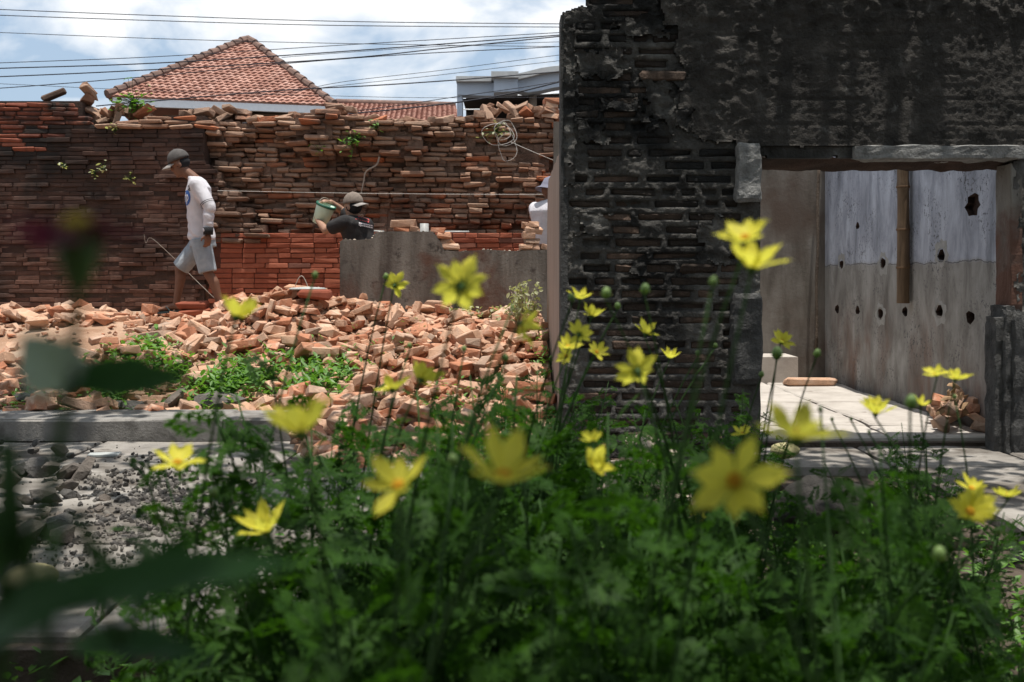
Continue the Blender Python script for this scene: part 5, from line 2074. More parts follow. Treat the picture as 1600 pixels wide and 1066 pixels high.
teo = fuse(te, 0.010, 'tshirt', 'tee_black', wk, 3)
ruffle(teo.data, lambda p: (0.010 * noise.noise(Vector((p.x * 6 + p.z * 6, p.y * 6, p.z * 9 - p.x * 8)))))
m = MB()
for s in (-1, 1):
    hp = L_(W(564 + 8 * s, 402, .04 * s))
    m.tube([hp + Vector((0, 0, .06)), hp + Vector((0, 0, -.3)), Vector((hp.x + .01 * s, hp.y, .18))], [.105, .09, .07], 14)
loft(m, torso_rings([(L_(W(564, 404)), .125, .17), (L_(W(562, 388)), .115, .16)], ya))
fuse(m, .011, 'trousers', 'denim', wk, 2)
rt = random.Random(2)
polys, pol2 = [], []
for i in range(8):
    u = 550.5 + i * 3.3
    v = 338.5 + i * .95
    polys.append([L_(W(u, v - 4.0, -.3)), L_(W(u + 2.8, v - 3.4, -.3)), L_(W(u + 2.9, v + 1.4 + rt.random() * 1.6, -.3)), L_(W(u + .4, v + 1.0 + rt.random() * 1.4, -.3))])
for i in range(9):
    u = 557 + i * 2.35
    v = 346.0 + i * .45
    for dv in (0, 3.2):
        pol2.append([L_(W(u, v + dv, -.3)), L_(W(u + 1.9, v + dv + .4, -.3)), L_(W(u + 1.9, v + dv + 2.5, -.3)), L_(W(u, v + dv + 2.1, -.3))])
decal('red_print', polys, teo, (0, 1, 0), 'print_red')
decal('white_print', pol2, teo, (0, 1, 0), 'logo_white')
polys = [[L_(W(560, 316, -.3)), L_(W(563.5, 315.5, -.3)), L_(W(564, 319.5, -.3)), L_(W(560.5, 320, -.3))]]
capw = [c for c in wk.children if c.name.startswith('cap')][0]
decal('emblem', polys, capw, (0, 1, 0), 'emblem_orange', .003)
# bucket in the worker's hands
ax = Vector((.34, -.16, .86)).normalized()
bq = Vector((ax.x, ax.y, ax.z)).to_track_quat('Z', 'Y').to_matrix().to_4x4()
bcw = W(505, 334, .07)
bk = empty('bucket', bcw, 'pale mint green plastic bucket tilted in the worker\'s hands', 'bucket')
m = MB()
prof = [(0.001, -.11), (0.078, -.11), (0.098, .085), (0.098, .10), (0.091, .10), (0.072, -.10), (0.001, -.10)]
m.lathe([(r, z) for r, z in prof], 28, bq, False, False)
m.build('pail', 'bucket', bk, True)
m = MB()
m.lathe([(0.0985, .078), (0.106, .078), (0.106, .104), (0.090, .104)], 28, bq, False, False)
m.build('rim', 'bucket_rim', bk, True)
m = MB()
m.tube([bq @ Vector((.10 * math.cos(t), .10 * math.sin(t) * .25 + .02, .09 + .07 * math.sin(t))) for t in [math.pi * i / 14 for i in range(15)]], .003, 5)
m.build('handle', 'wire', bk)

# --- third worker, mostly behind the side wall
Y3 = 9.95


def W3(u, v, dy=0.0):
    return P(u, v, Y3 + dy)


q0 = Vector((W3(862, 0).x, Y3, 0.2))
w3 = empty('person', q0, 'person in white shirt and grey-blue sun hat half hidden by the side wall', 'person')


def L3(v):
    return Vector(v) - q0


body = MB()
y3 = math.radians(40)
spec = [(L3(W3(864, 398)), .10, .15), (L3(W3(860, 375)), .095, .14), (L3(W3(857, 350)), .10, .15), (L3(W3(855, 330)), .105, .165), (L3(W3(856, 318)), .075, .13), (L3(W3(858, 312)), .05, .06)]
loft(body, torso_rings(spec, y3))
for s in (-1, 1):
    a = L3(W3(855, 326)) + Vector((-math.sin(y3), math.cos(y3), 0)) * .165 * s
    c = a + Vector((.07, .02, -.26))
    d = c + Vector((.22, .05, -.08))
    limb(body, [a, a.lerp(c, .5), c], [.05, .045, .04])
    limb(body, [c, c.lerp(d, .4), d], [.04, .037, .027])
    hand(body, d, (.9, .1, -.3), (0, 0, -1), (0, -s, 0), 1.0, .8)
    hp = L3(W3(864, 398)) + Vector((-math.sin(y3), math.cos(y3), 0)) * .085 * s
    an = Vector((hp.x, hp.y, .08))
    limb(body, [hp, hp.lerp(an, .5), an], [.088, .055, .036])
    limb(body, [an + Vector((-.03, 0, -.045)), an + Vector((.12, .05, -.05))], [.034, .024])
H3 = Matrix.Translation(L3(W3(860, 302))) @ Euler((0, 0, math.radians(25))).to_matrix().to_4x4() @ Euler((0, math.radians(15), 0)).to_matrix().to_4x4()
head_parts(body, H3)
limb(body, [L3(W3(857, 318)), L3(W3(859, 308))], [.055, .05])
fuse(body, .008, 'body', 'skin', w3, 3)
te = MB()
loft(te, torso_rings([(c, d * 1.25 + .015, w_ * 1.15 + .015) for c, d, w_ in spec[:-1]] + [(spec[-1][0], .06, .08)], y3), 28)
for s in (-1, 1):
    a = L3(W3(855, 326)) + Vector((-math.sin(y3), math.cos(y3), 0)) * .165 * s
    c = a + Vector((.07, .02, -.26))
    limb(te, [a, c], [.08, .068], 14)
t3 = fuse(te, .010, 'shirt', 'shirt_white', w3, 3)
ruffle(t3.data, lambda p: (0.014 * noise.noise(Vector((p.x * 9, p.y * 9, p.z * 4)))))
m = MB()
hp = L3(W3(864, 398))
for s in (-1, 1):
    hq = hp + Vector((-math.sin(y3), math.cos(y3), 0)) * .085 * s
    m.tube([hq + Vector((0, 0, .05)), hq + Vector((0, 0, -.35)), Vector((hq.x, hq.y, .15))], [.105, .085, .065], 14)
fuse(m, .012, 'trousers', 'denim', w3, 2)
m = MB()
m.lathe([(0.001, .135), (.05, .13), (.09, .10), (.104, .04), (.11, .02), (.155, -.012), (.157, -.018), (.11, .012)], 24, H3 @ Matrix.Translation((-.005, 0, .03)), False, False)
m.build('hat', 'hat_blue', w3, True)

# ------------------------------------------------------------------ plants
rg = random.Random(77)


def cosmos_leaf(rng, L=1.0):
    """feathery twice-cut leaf along +x, unit length"""
    vv, ff = [], []

    def lobe(p, d, ln, w):
        d = Vector(d).normalized()
        s = Vector((-d.y, d.x, 0)) * w
        n = len(vv)
        dz = Vector((0, 0, rng.uniform(-.06, .06) * ln))
        vv.extend([tuple(p), tuple(p + d * ln * .45 + s + dz * .5), tuple(p + d * ln + dz), tuple(p + d * ln * .45 - s + dz * .5)])
        ff.append((n, n + 1, n + 2, n + 3))

    npair = 4
    # rachis
    n = len(vv)
    vv.extend([(0, .008, 0), (0, -.008, 0), (.8, -.005, 0), (.8, .005, 0)])
    ff.append((n, n + 1, n + 2, n + 3))
    for i in range(npair):
        x = 0.24 + 0.17 * i
        ln = 0.46 * (1 - 0.17 * i) * rng.uniform(.85, 1.1)
        for s in (-1, 1):
            d = Vector((math.cos(.85), s * math.sin(.85), 0))
            p = Vector((x, 0, 0))
            lobe(p, d, ln, .036)
            for k in range(2):
                q = p + d * ln * (.36 + .26 * k)
                for s2 in (-1, 1):
                    a = math.atan2(d.y, d.x) + s2 * .7
                    lobe(q, (math.cos(a), math.sin(a), 0), ln * (.50 - .12 * k), .030)
    lobe(Vector((.74, 0, 0)), (1, 0, 0), .28, .034)
    for s in (-1, 1):
        lobe(Vector((.80, 0, 0)), (1, s * .8, 0), .15, .024)
    out = []
    cv = rng.uniform(.15, .45)
    for x, y, z in vv:
        out.append((x, y, z - cv * x * x + .10 * abs(y) * rng.uniform(.6, 1.2)))
    return np.array(out), ff


LEAVES = [cosmos_leaf(rg) for _ in range(6)]


def petal_mesh(name, mat, rng, notch=0.10, width=.30, curl=.12):
    """obovate petal with toothed tip along +x, unit length"""
    nu, nw = 7, 6
    vv, ff = [], []
    for i in range(nu + 1):
        t = i / nu
        w = width * (0.22 + 0.78 * math.sin(min(1.0, t * 1.12) * math.pi * .62) ** 1.1) * (1 - .25 * max(0, t - .8) / .2)
        for j in range(nw + 1):
            s = j / nw * 2 - 1
            x = t * (1 - .16 * s * s * t)
            if i == nu:
                x += notch * (-.6, .35, -.45, .75, -.45, .35, -.6)[j]
            z = curl * t * t - .05 * (1 - s * s) + .012 * math.cos(s * 9) + .03 * rng.uniform(-1, 1) * t
            vv.append((x, s * w, z))
    for i in range(nu):
        for j in range(nw):
            a = i * (nw + 1) + j
            ff.append((a, a + 1, a + nw + 2, a + nw + 1))
    m = MB()
    m.add(vv, ff)
    return m.mesh(name, mat, True)


PETALS = [petal_mesh('petal', 'petal', rg, .20, .25, rg.uniform(-.12, .22)) for _ in range(5)]


def disc_mesh():
    m = MB()
    for k in range(34):
        a = k * 2.39996
        r = .17 * math.sqrt(k / 34)
        h = .20 - .5 * r
        m.tube([(r * .7 * math.cos(a), r * .7 * math.sin(a), .02), (r * math.cos(a), r * math.sin(a), h)], [.022, .028], 5)
    return m.mesh('disc', 'disc')


def calyx_mesh():
    m = MB()
    m.lathe([(.03, -.26), (.10, -.16), (.14, -.06), (.15, .0), (.02, .03)], 10, None, True, True)
    for k in range(8):
        a = 2 * math.pi * k / 8
        M = Euler((0, 0, a)).to_matrix().to_4x4()
        m.add([(.10, .035, -.10), (.10, -.035, -.10), (.36, 0, -.03), (.25, .045, -.06), (.25, -.045, -.06)], [(0, 1, 4, 2, 3)], M)
    return m.mesh('flower', 'calyx', True)


def bud_mesh():
    m = MB()
    m.lathe([(.05, -.62), (.25, -.48), (.42, -.15), (.45, .1), (.36, .38), (.16, .56), (.02, .6)], 9)
    for k in range(6):
        a = 2 * math.pi * k / 6
        M = Euler((0, 0, a)).to_matrix().to_4x4()
        m.add([(.16, .07, -.56), (.16, -.07, -.56), (.62, 0, .05), (.44, .1, -.25), (.44, -.1, -.25)], [(0, 1, 4, 2, 3)], M)
    return m.mesh('bud', 'bud', True)


DISC, CALYX, BUD = disc_mesh(), calyx_mesh(), bud_mesh()


def add_flower(parent, pos, facing, R, n=8, lift=0.0, openness=0.0):
    """pos relative to the parent; facing = direction the flower looks; R = petal length"""
    q = Vector(facing).normalized().to_track_quat('Z', 'Y')
    M = Matrix.Translation(pos) @ q.to_matrix().to_4x4() @ Matrix.Scale(R, 4)
    fl = link('flower', CALYX, parent, M)
    link('disc', DISC, fl, Matrix.Translation((0, 0, .0)))
    a0 = rg.uniform(0, 6)
    for k in range(n):
        a = a0 + 2 * math.pi * k / n + rg.uniform(-.14, .14)
        el_ = openness + rg.uniform(-.22, .24)
        if k % 2:
            el_ += .16
        if n == 7:
            el_ += rg.uniform(-.45, .30)
        Mp = Euler((0, 0, a)).to_matrix().to_4x4() @ Matrix.Translation((.07, 0, .012 * (k % 2))) @ Euler((rg.uniform(-.15, .15), -el_, 0)).to_matrix().to_4x4() @ Matrix.Diagonal((rg.uniform(.8, 1.06), rg.uniform(.75, 1.1), 1, 1))
        link('petal', rg.choice(PETALS), fl, Mp)
    return fl


def qbez(a, b_, c, n):
    return [a * (1 - t) ** 2 + b_ * 2 * t * (1 - t) + c * t * t for t in [i / n for i in range(n + 1)]]


def place_leaf(mb, p, az, pitch, L):
    v, f = rg.choice(LEAVES)
    M = Matrix.Translation(p) @ Euler((rg.uniform(-.9, .9), pitch, az), 'XYZ').to_matrix().to_4x4() @ Matrix.Scale(L, 4)
    mb.add(v, f, M)


def cosmos_geometry(tips, h, nbranch, nleaf, leafL, rng, bare=0.25, thick=.0035):
    """stems and foliage of one plant rooted at the origin; tips = list of points that stems must reach"""
    st, fo = MB(), MB()
    paths = []
    for tip in tips:
        base = Vector((rng.uniform(-.03, .03), rng.uniform(-.03, .03), 0))
        mid = Vector((tip.x * .25 + rng.uniform(-.09, .09), tip.y * .35 + rng.uniform(-.07, .07), tip.z * .66))
        pt = qbez(base, mid, tip, 12)
        st.tube(pt, [thick * (1.25 - .75 * i / 12) for i in range(13)], 6)
        paths.append((pt, 1 - bare, 1.0))
    for k in range(nbranch):
        az = rng.uniform(0, 6.28)
        r = rng.uniform(.10, .30) * (h / .8)
        z1 = h * rng.uniform(.62, 1.0)
        tip = Vector((math.cos(az) * r, math.sin(az) * r, z1))
        base = Vector((rng.uniform(-.02, .02), rng.uniform(-.02, .02), h * rng.uniform(0, .25)))
        pt = qbez(base, Vector((tip.x * .5, tip.y * .5, z1 * .45)), tip, 10)
        st.tube(pt, [thick * (1.1 - .7 * i / 10) for i in range(11)], 5)
        paths.append((pt, .98, 1.0))
    tot = len(paths)
    for pt, lim, w in paths:
        nl = max(2, nleaf // tot)
        for i in range(nl):
            t = .10 + (lim - .10) * (i + rng.random()) / nl
            k = t * (len(pt) - 1)
            a = int(k)
            p = pt[a].lerp(pt[min(a + 1, len(pt) - 1)], k - a)
            az = rng.uniform(0, 6.28)
            L = leafL * rng.uniform(.7, 1.15) * (1.05 - .5 * t)
            place_leaf(fo, p, az, rng.uniform(-1.15, .45), L)
            if rng.random() < .6:
                place_leaf(fo, p, az + 3.14 + rng.uniform(-.4, .4), rng.uniform(-1.15, .45), L)
    return st, fo


GROUND = -0.16


def px_dir(dx, dv, dy):
    """facing vector: right, down (picture sense), away"""
    return Vector((dx, dy, -dv))


# flowers: (u, v, width px, depth m, facing(right, down, away), openness, petals)
plants = [
    ([(1163, 367, 88, .93, (-.25, -.9, -.25), .30, 8), (1176, 408, 102, .88, (.10, -.85, -.1), .50, 9)], [(1115, 440, .95, 14)], 'tall cosmos plant with two stacked yellow flowers before the black wall jamb'),
    ([(718, 443, 92, 1.0, (-.15, -.35, .9), .15, 8)], [], 'cosmos plant with one large yellow flower seen from behind, before the plaster wall'),
    ([(618, 444, 42, 2.1, (.2, -.3, .9), .2, 8)], [(603, 432, 2.1, 9)], 'cosmos plant with a small yellow flower turned to the low plaster wall'),
    ([(822, 508, 66, 1.2, (.75, .25, -.35), .25, 8)], [(790, 559, 1.6, 10), (800, 480, 1.4, 7)], 'cosmos plant with a yellow flower nodding beside the edge-on side wall'),
    ([(907, 463, 40, 2.0, (.1, -.9, -.15), .35, 8), (925, 490, 42, 2.0, (.2, -.85, .2), .45, 8)], [(893, 465, 1.6, 12), (965, 478, 2.0, 10)], 'cosmos plant with a pair of small yellow flowers one above the other'),
    ([(888, 540, 40, 1.9, (-.1, -.75, -.5), .3, 8), (906, 520, 46, 1.8, (.3, -.5, .7), .1, 8), (933, 549, 36, 1.9, (.3, -.6, -.5), .4, 8), (884, 556, 32, 1.95, (-.4, -.2, -.6), .3, 8)], [], 'cosmos plant with a tight cluster of yellow flowers'),
    ([(1010, 518, 40, 2.1, (.3, -.8, .2), .5, 8)], [(1008, 452, 1.5, 16), (947, 458, 1.3, 16)], 'cosmos plant with one yellow flower and two tall blurred buds'),
    ([(994, 576, 74, 1.2, (-.1, -.35, .85), .15, 8)], [], 'cosmos plant with a broad yellow flower seen from behind, before the black wall'),
    ([(1047, 556, 32, 2.4, (.1, -.9, -.2), .5, 8)], [(1090, 552, 2.3, 8), (1118, 540, 2.4, 7)], 'cosmos plant with a tiny upright yellow flower at the black wall'),
    ([(1222, 532, 38, 2.3, (.1, -.6, -.6), .4, 8)], [(1214, 552, 1.8, 18), (1277, 552, 1.8, 12), (1190, 585, 2.2, 9)], 'cosmos plant with small yellow flower in front of the brown end wall'),
    ([(372, 489, 72, 1.12, (.2, -.75, .35), .5, 8)], [(492, 430, 1.5, 11)], 'cosmos plant with a pale yellow flower below the walking person\'s feet'),
    ([(468, 664, 118, .74, (-.22, -.85, .12), .55, 8)], [], 'cosmos plant with a cupped yellow flower over the path\'s kerb'),
    ([(277, 719, 84, 1.15, (0, -.97, -.15), .18, 8)], [(335, 769, 1.3, 13)], 'cosmos plant with a flat-topped yellow flower standing over the gravel'),
    ([(414, 823, 78, 1.25, (-.1, -.85, -.3), .55, 8)], [(345, 830, 1.5, 9)], 'cosmos plant with a half-open yellow flower above the path slabs'),
    ([(621, 754, 108, .76, (-.15, -.7, -.45), .35, 7)], [], 'cosmos plant with a ragged yellow flower beside the dense bed\'s edge'),
    ([(786, 737, 138, .62, (.05, -.85, -.3), .45, 7)], [(708, 718, 1.0, 16)], 'cosmos plant with the widest upturned yellow flower and orange centre'),
    ([(1147, 750, 142, .62, (-.3, -.25, -.8), .25, 7)], [], 'cosmos plant with a big drooping yellow flower facing the viewer'),
    ([(1246, 672, 118, .70, (.12, -.85, .1), .60, 7)], [(1282, 640, 1.2, 9)], 'cosmos plant with a cupped yellow flower before the sunlit room floor'),
    ([(1160, 676, 34, 2.3, (-.2, -.8, -.3), .4, 8)], [], 'cosmos plant with a little yellow flower low by the doorway'),
    ([(1368, 640, 58, 1.5, (.05, -.95, .0), .5, 8), (1440, 630, 32, 1.7, (.2, -.8, -.2), .4, 8)], [(1330, 655, 1.7, 6), (1300, 655, 1.7, 6), (1358, 675, 1.7, 6)], 'cosmos plant with yellow flowers against the sunlit room floor'),
    ([(1462, 583, 42, 1.6, (-.25, -.92, -.1), .2, 8), (1494, 588, 46, 1.6, (.2, -.95, -.1), .3, 8)], [(1492, 620, 1.9, 7), (1424, 628, 1.1, 20)], 'cosmos plant with two level yellow flowers before the holed plaster wall'),
    ([(1517, 798, 72, 1.2, (0, -.55, -.75), .45, 10)], [(1468, 866, 1.0, 22)], 'cosmos plant with a double yellow flower in front of the landing edge'),
    ([(1519, 761, 48, 1.5, (.1, -.75, -.4), .3, 8), (1574, 771, 50, 1.5, (0, -.95, .1), .3, 8)], [(1560, 830, 1.5, 11)], 'cosmos plant with two yellow flowers over the landing slabs'),
    ([(930, 724, 44, 1.25, (.2, -.3, -.7), .9, 7), (925, 687, 38, 1.3, (-.1, -.7, .5), .4, 8)], [], 'cosmos plant with two half-closed yellow flowers in the dense bed'),
    ([(660, 590, 62, 1.5, (.3, -.6, .6), .4, 8), (612, 604, 60, 1.5, (-.2, -.85, .4), .25, 8)], [(640, 540, 1.8, 8), (725, 545, 1.8, 8)], 'cosmos plant with two greenish-yellow flowers over the brick rubble'),
    ([(1090, 810, 26, 2.3, (0, -.7, -.6), .5, 8)], [], 'cosmos plant with one tiny flower deep in the dense bed'),
]
for flowers, buds, label in plants:
    Ys = [f[3] for f in flowers]
    Y = sum(Ys) / len(Ys)
    u = sum(f[0] for f in flowers) / len(flowers)
    root = Vector(((u - 800) / F * Y + rg.choice((-1, 1)) * rg.uniform(.08, .24), Y + rg.uniform(.1, .35), GROUND))
    if u < 640 and Y > 3.0:
        root.z = 0
    t = empty('cosmos_plant', root, label, 'flower')
    tips = []
    for (fu, fv, w, fy_, fac, op, n) in flowers:
        p = P(fu, fv, fy_) - root
        Rp = w / F * fy_ / 2 / max(.62, math.cos(op))
        fd = px_dir(*fac).normalized()
        base = p - fd * Rp * .15
        add_flower(t, base, fd, Rp, n, 0, op)
        tips.append(base - fd * Rp * .24)
    for (bu, bv, by_, pxs) in buds:
        p = P(bu, bv, by_) - root
        s = pxs / F * by_
        d = Vector((rg.uniform(-.25, .25), rg.uniform(-.2, .2), 1)).normalized()
        link('bud', BUD, t, Matrix.Translation(p) @ d.to_track_quat('Z', 'Y').to_matrix().to_4x4() @ Matrix.Scale(s, 4))
        tips.append(p - d * s * .55)
    near = Y < .8
    st, fo = cosmos_geometry(tips, .62 if not near else .5, 4, 62, .15, rg, .26 if not near else .34, .0028)
    st.build('stem', 'cos_stem', t, True)
    tag(fo.build('foliage', 'cos_leaf', t), kind='stuff')

# leafy plants without flowers that fill the bed: ten shapes, copied
shapes = []
for k in range(12):
    h = 1.0
    lean = Vector((rg.uniform(-.16, .16), rg.uniform(-.16, .16), h * rg.uniform(.9, 1.02)))
    st, fo = cosmos_geometry([lean], h, 6, 150, .165, rg, .03, .0036)
    shapes.append((st.mesh('stem', 'cos_stem', True), fo.mesh('foliage', 'cos_leaf')))


def top_v(u):
    """upper outline of the leafy mass in the photograph"""
    pts = [(330, 880), (400, 720), (470, 640), (520, 650), (580, 690), (640, 650), (700, 630), (760, 590), (820, 580), (880, 560), (940, 580), (975, 620), (990, 735), (1062, 735), (1078, 590), (1120, 565), (1180, 580), (1205, 700), (1225, 790), (1290, 815), (1350, 790), (1385, 660), (1430, 640), (1500, 650), (1535, 790), (1560, 860), (1640, 900)]
    for (a, va), (c, vc) in zip(pts, pts[1:]):
        if a <= u <= c:
            return va + (vc - va) * (u - a) / (c - a)
    return 900


def leafy(u, Y, vt, label='leafy green cosmos plant without flowers in the dense bed', group='leafy plants of the bed', sc=None):
    x = (u - 800) / F * Y
    ztop = CAMZ - (vt - HORV) / F * Y
    h = ztop - GROUND
    if h < .18:
        return
    t = empty('leafy_plant', (x, Y, GROUND), label, 'plant', group)
    s = h / 1.0
    t.rotation_euler = (rg.uniform(-.14, .14), rg.uniform(-.14, .14), rg.uniform(0, 6.28))
    w = s * rg.uniform(.85, 1.05)
    if Y < 1.3:
        w *= .8
    t.scale = (w, w, s)
    a, c = rg.choice(shapes)
    link('stem', a, t)
    tag(link('foliage', c, t), kind='stuff')


cnt = 0
for Y in (.95, 1.15, 1.35, 1.6, 1.85, 2.1, 2.4, 2.75, 3.1, 3.5, 4.0, 4.5, 5.0):
    step = 190 if Y > 2 else 250
    u = 380 + rg.uniform(0, 80)
    while u < 1680:
        if Y > 4.2 and (u < 690 or 1190 < u < 1330):
            u += step * .5
            continue
        vt = max(top_v(u - 25), top_v(u), top_v(u + 25)) + rg.uniform(-10, 80)
        if Y < 1.1:
            vt = max(vt + 60, 760 + rg.uniform(0, 180))
        elif Y < 1.7:
            vt = vt + rg.uniform(10, 150)
        if u < 560 and Y > 2.3:
            u += step * .5
            continue
        if u > 1500 and Y > 3.0:
            u += step
            continue
        if u < 640:
            vt = max(vt, 740)
            if rg.random() < .8:
                u += step * .5
                continue
        w = ('before the brick rubble' if u < 870 else 'before the black brick wall' if u < 1190 else 'before the open doorway' if u < 1540 else 'before the landing slabs')
        z_ = 'tall' if vt < 700 else 'low'
        leafy(u, Y, vt, z_ + ' leafy cosmos plant without flowers ' + w, z_ + ' leafy plants ' + w)
        cnt += 1
        u += step * rg.uniform(.6, 1.25) * (1.0 if Y < 3 else .8)
# sparser sprays over the path
for (u, Y, vt) in ((445, 1.5, 650), (500, 1.75, 600), (470, 2.2, 620), (545, 1.7, 700), (300, 1.3, 900), (365, 1.25, 900), (230, 1.4, 950), (560, 1.3, 800), (560, 2.0, 590)):
    leafy(u, Y, vt, 'thin feathery cosmos plant rising over the path at the bed\'s edge', 'sparse plants over the path', .85)
print('leafy', cnt)

# bright weeds on the rubble, ground cover in the bed
def weed_patch(name, spots, n, sizes, label, mat, cat='weeds', zoff=.0):
    m = MB()
    for k in range(n):
        cx, cy, rx, ry = rg.choice(spots)
        x, y = rg.gauss(cx, rx), rg.gauss(cy, ry)
        z = hf(x, y) if x < .28 else GROUND
        if z < -.17:
            z = GROUND
        hgt = rg.uniform(.03, .20)
        for q in range(4):
            az = rg.uniform(0, 6.28)
            L = rg.uniform(*sizes)
            M = Matrix.Translation((x + rg.uniform(-.02, .02), y + rg.uniform(-.02, .02), z + hgt * rg.random() + zoff)) @ Euler((rg.uniform(-.3, .3), rg.uniform(-.9, .1), az)).to_matrix().to_4x4() @ Matrix.Scale(L, 4)
            m.add([(0, 0, 0), (.35, .22, .04), (.75, .18, .02), (1, 0, -.06), (.75, -.18, .02), (.35, -.22, .04), (.5, 0, -.04)], [(0, 6, 1), (1, 6, 2), (2, 6, 3), (3, 6, 4), (4, 6, 5), (5, 6, 0)], M)
    o = m.build(name, mat)
    return tag(o, label, cat, kind='stuff')


def spot(u, v, Y, ru, rv):
    return ((u - 800) / F * Y, Y, ru / F * Y, rv)


weed_patch('weed_patch', [spot(215, 555, 8.2, 24, .18), spot(250, 572, 7.9, 24, .15), spot(190, 575, 7.7, 20, .2)], 480, (.035, .09), 'bright green weeds growing at the edge of the dusty patch', 'weed')
weed_patch('weed_patch', [spot(390, 570, 7.9, 34, .2), spot(470, 575, 7.9, 32, .2), spot(340, 590, 7.5, 26, .15), spot(490, 600, 7.5, 30, .15)], 1300, (.035, .085), 'bright green weeds carpeting the rubble before the kerb\'s end', 'weed')
weed_patch('weed_patch', [spot(700, 615, 7.0, 25, .2), spot(620, 560, 8.2, 25, .3), spot(850, 560, 8.0, 10, .3), spot(40, 640, 7.2, 25, .1), spot(130, 640, 7.15, 60, .06)], 170, (.025, .06), 'scattered green weeds sprouting between broken bricks', 'weed')
weed_patch('ground_cover', [(.3, 3.0, .8, .8), (1.6, 3.2, .9, .8), (2.3, 2.8, .5, .8), (-.6, 2.6, .4, .5), (.6, 4.6, .6, .6)], 1500, (.03, .08), 'low green leaves covering the soil under the cosmos', 'weed', 'ground cover')

# wilted pale bush by the side wall
pb = Vector((.12, 8.75, hf(.12, 8.75) - .02))
bush = empty('wilted_bush', pb, 'pale wilted leafy bush in the corner of plaster wall and side wall', 'bush')
m, s_ = MB(), MB()
for k in range(42):
    az = rg.uniform(0, 6.28)
    tip = Vector((math.cos(az) * rg.uniform(0, .19) - .05, math.sin(az) * .17, rg.uniform(.14, .46)))
    s_.tube(qbez(Vector((0, 0, 0)), Vector((tip.x * .3, tip.y * .3, tip.z * .7)), tip, 5), .003, 4)
    for q in range(16):
        p = tip * rg.uniform(.4, 1.05) + Vector((rg.uniform(-.04, .04), rg.uniform(-.04, .04), rg.uniform(-.04, .03)))
        L = rg.uniform(.03, .06)
        M = Matrix.Translation(p) @ Euler((rg.uniform(-1, 1), rg.uniform(-.3, 1.4), rg.uniform(0, 6.28))).to_matrix().to_4x4() @ Matrix.Scale(L, 4)
        m.add([(0, 0, 0), (.35, .25, .08), (.75, .2, .0), (1, 0, -.1), (.75, -.2, .05), (.35, -.25, .08), (.5, 0, -.05)], [(0, 6, 1), (1, 6, 2), (2, 6, 3), (3, 6, 4), (4, 6, 5), (5, 6, 0)], M)
s_.build('stem', 'wire', bush)
tag(m.build('foliage', 'pale_bush', bush), kind='stuff')
for (u, v, Y) in ((712, 492, 9.3), (742, 492, 9.25), (780, 490, 9.25)):
    p = P(u, v, Y)
    m = MB()
    for q in range(40):
        M = Matrix.Translation(Vector((rg.uniform(-.08, .08), rg.uniform(-.05, .05), rg.uniform(-.02, .07)))) @ Euler((rg.uniform(-1, 1), rg.uniform(-1, 1), rg.uniform(0, 6.28))).to_matrix().to_4x4() @ Matrix.Scale(rg.uniform(.03, .055), 4)
        m.add([(0, 0, 0), (.35, .25, .08), (.75, .2, .0), (1, 0, -.1), (.75, -.2, .05), (.35, -.25, .08)], [(0, 1, 2, 3, 4, 5)], M)
    o = m.build('withered_sprig', 'pale_bush')
    o.location = p
    tag(o, 'withered pale sprig lying at the foot of the low plaster wall', 'plant', 'withered sprigs')


def sprig(u, v, Y, n, spread, size, mat, label, group=None, hang=.2):
    p = P(u, v, Y)
    t = empty('wall_plant', p, label, 'plant', group)
    m, s2 = MB(), MB()
    for k in range(n):
        q = Vector((rg.gauss(0, spread), rg.uniform(-.08, .0), rg.gauss(0, spread)))
        s2.tube([(0, .05, -.02), tuple(q * .5 + Vector((0, -.02, 0))), tuple(q)], .0025, 4)
        L = rg.uniform(.6, 1.2) * size
        M = Matrix.Translation(q) @ Euler((rg.uniform(-.5, .5), rg.uniform(-.4, .8), rg.uniform(0, 6.28))).to_matrix().to_4x4() @ Matrix.Scale(L, 4)
        m.add([(0, 0, 0), (.35, .24, .04), (.75, .2, .02), (1, 0, -.06), (.75, -.2, .02), (.35, -.24, .04), (.5, 0, -.04)], [(0, 6, 1), (1, 6, 2), (2, 6, 3), (3, 6, 4), (4, 6, 5), (5, 6, 0)], M)
    s2.build('stem', 'cos_stem', t)
    tag(m.build('foliage', mat, t), kind='stuff')


sprig(208, 158, 11.35, 70, .10, .085, 'weed', 'leafy green plant sprouting among loose bricks on the wall top')
sprig(553, 222, 11.18, 32, .075, .07, 'weed', 'green plant rooted in the torn wall above the bucket worker')
sprig(590, 200, 11.2, 10, .04, .06, 'weed', 'small green sprig near the torn wall\'s top edge')
sprig(500, 236, 11.2, 8, .04, .05, 'weed', 'tiny green tuft on the torn wall beside the rooted plant')
for (u, v) in ((162, 262), (147, 268), (202, 278), (180, 203), (100, 258)):
    sprig(u, v, YA - .03, 9, .032, .055, 'pale_bush', 'tiny pale sprig growing from a joint of the blackened old wall', 'sprigs on the old wall')
sprig(775, 205, YB - .2, 26, .07, .05, 'pale_bush', 'dry tuft of weeds inside the wire coil on the torn wall')

# broad-leaved zinnia close to the lens
YZ = 0.30
zr = P(40, 1400, YZ + .02)
zroot = Vector((zr.x, YZ + .03, GROUND))
zin = empty('zinnia_plant', zroot, 'dark magenta flower on a leafy stem close before the old wall', 'flower')


def ZP(u, v, dy=0.0):
    return P(u, v, YZ + dy) - zroot


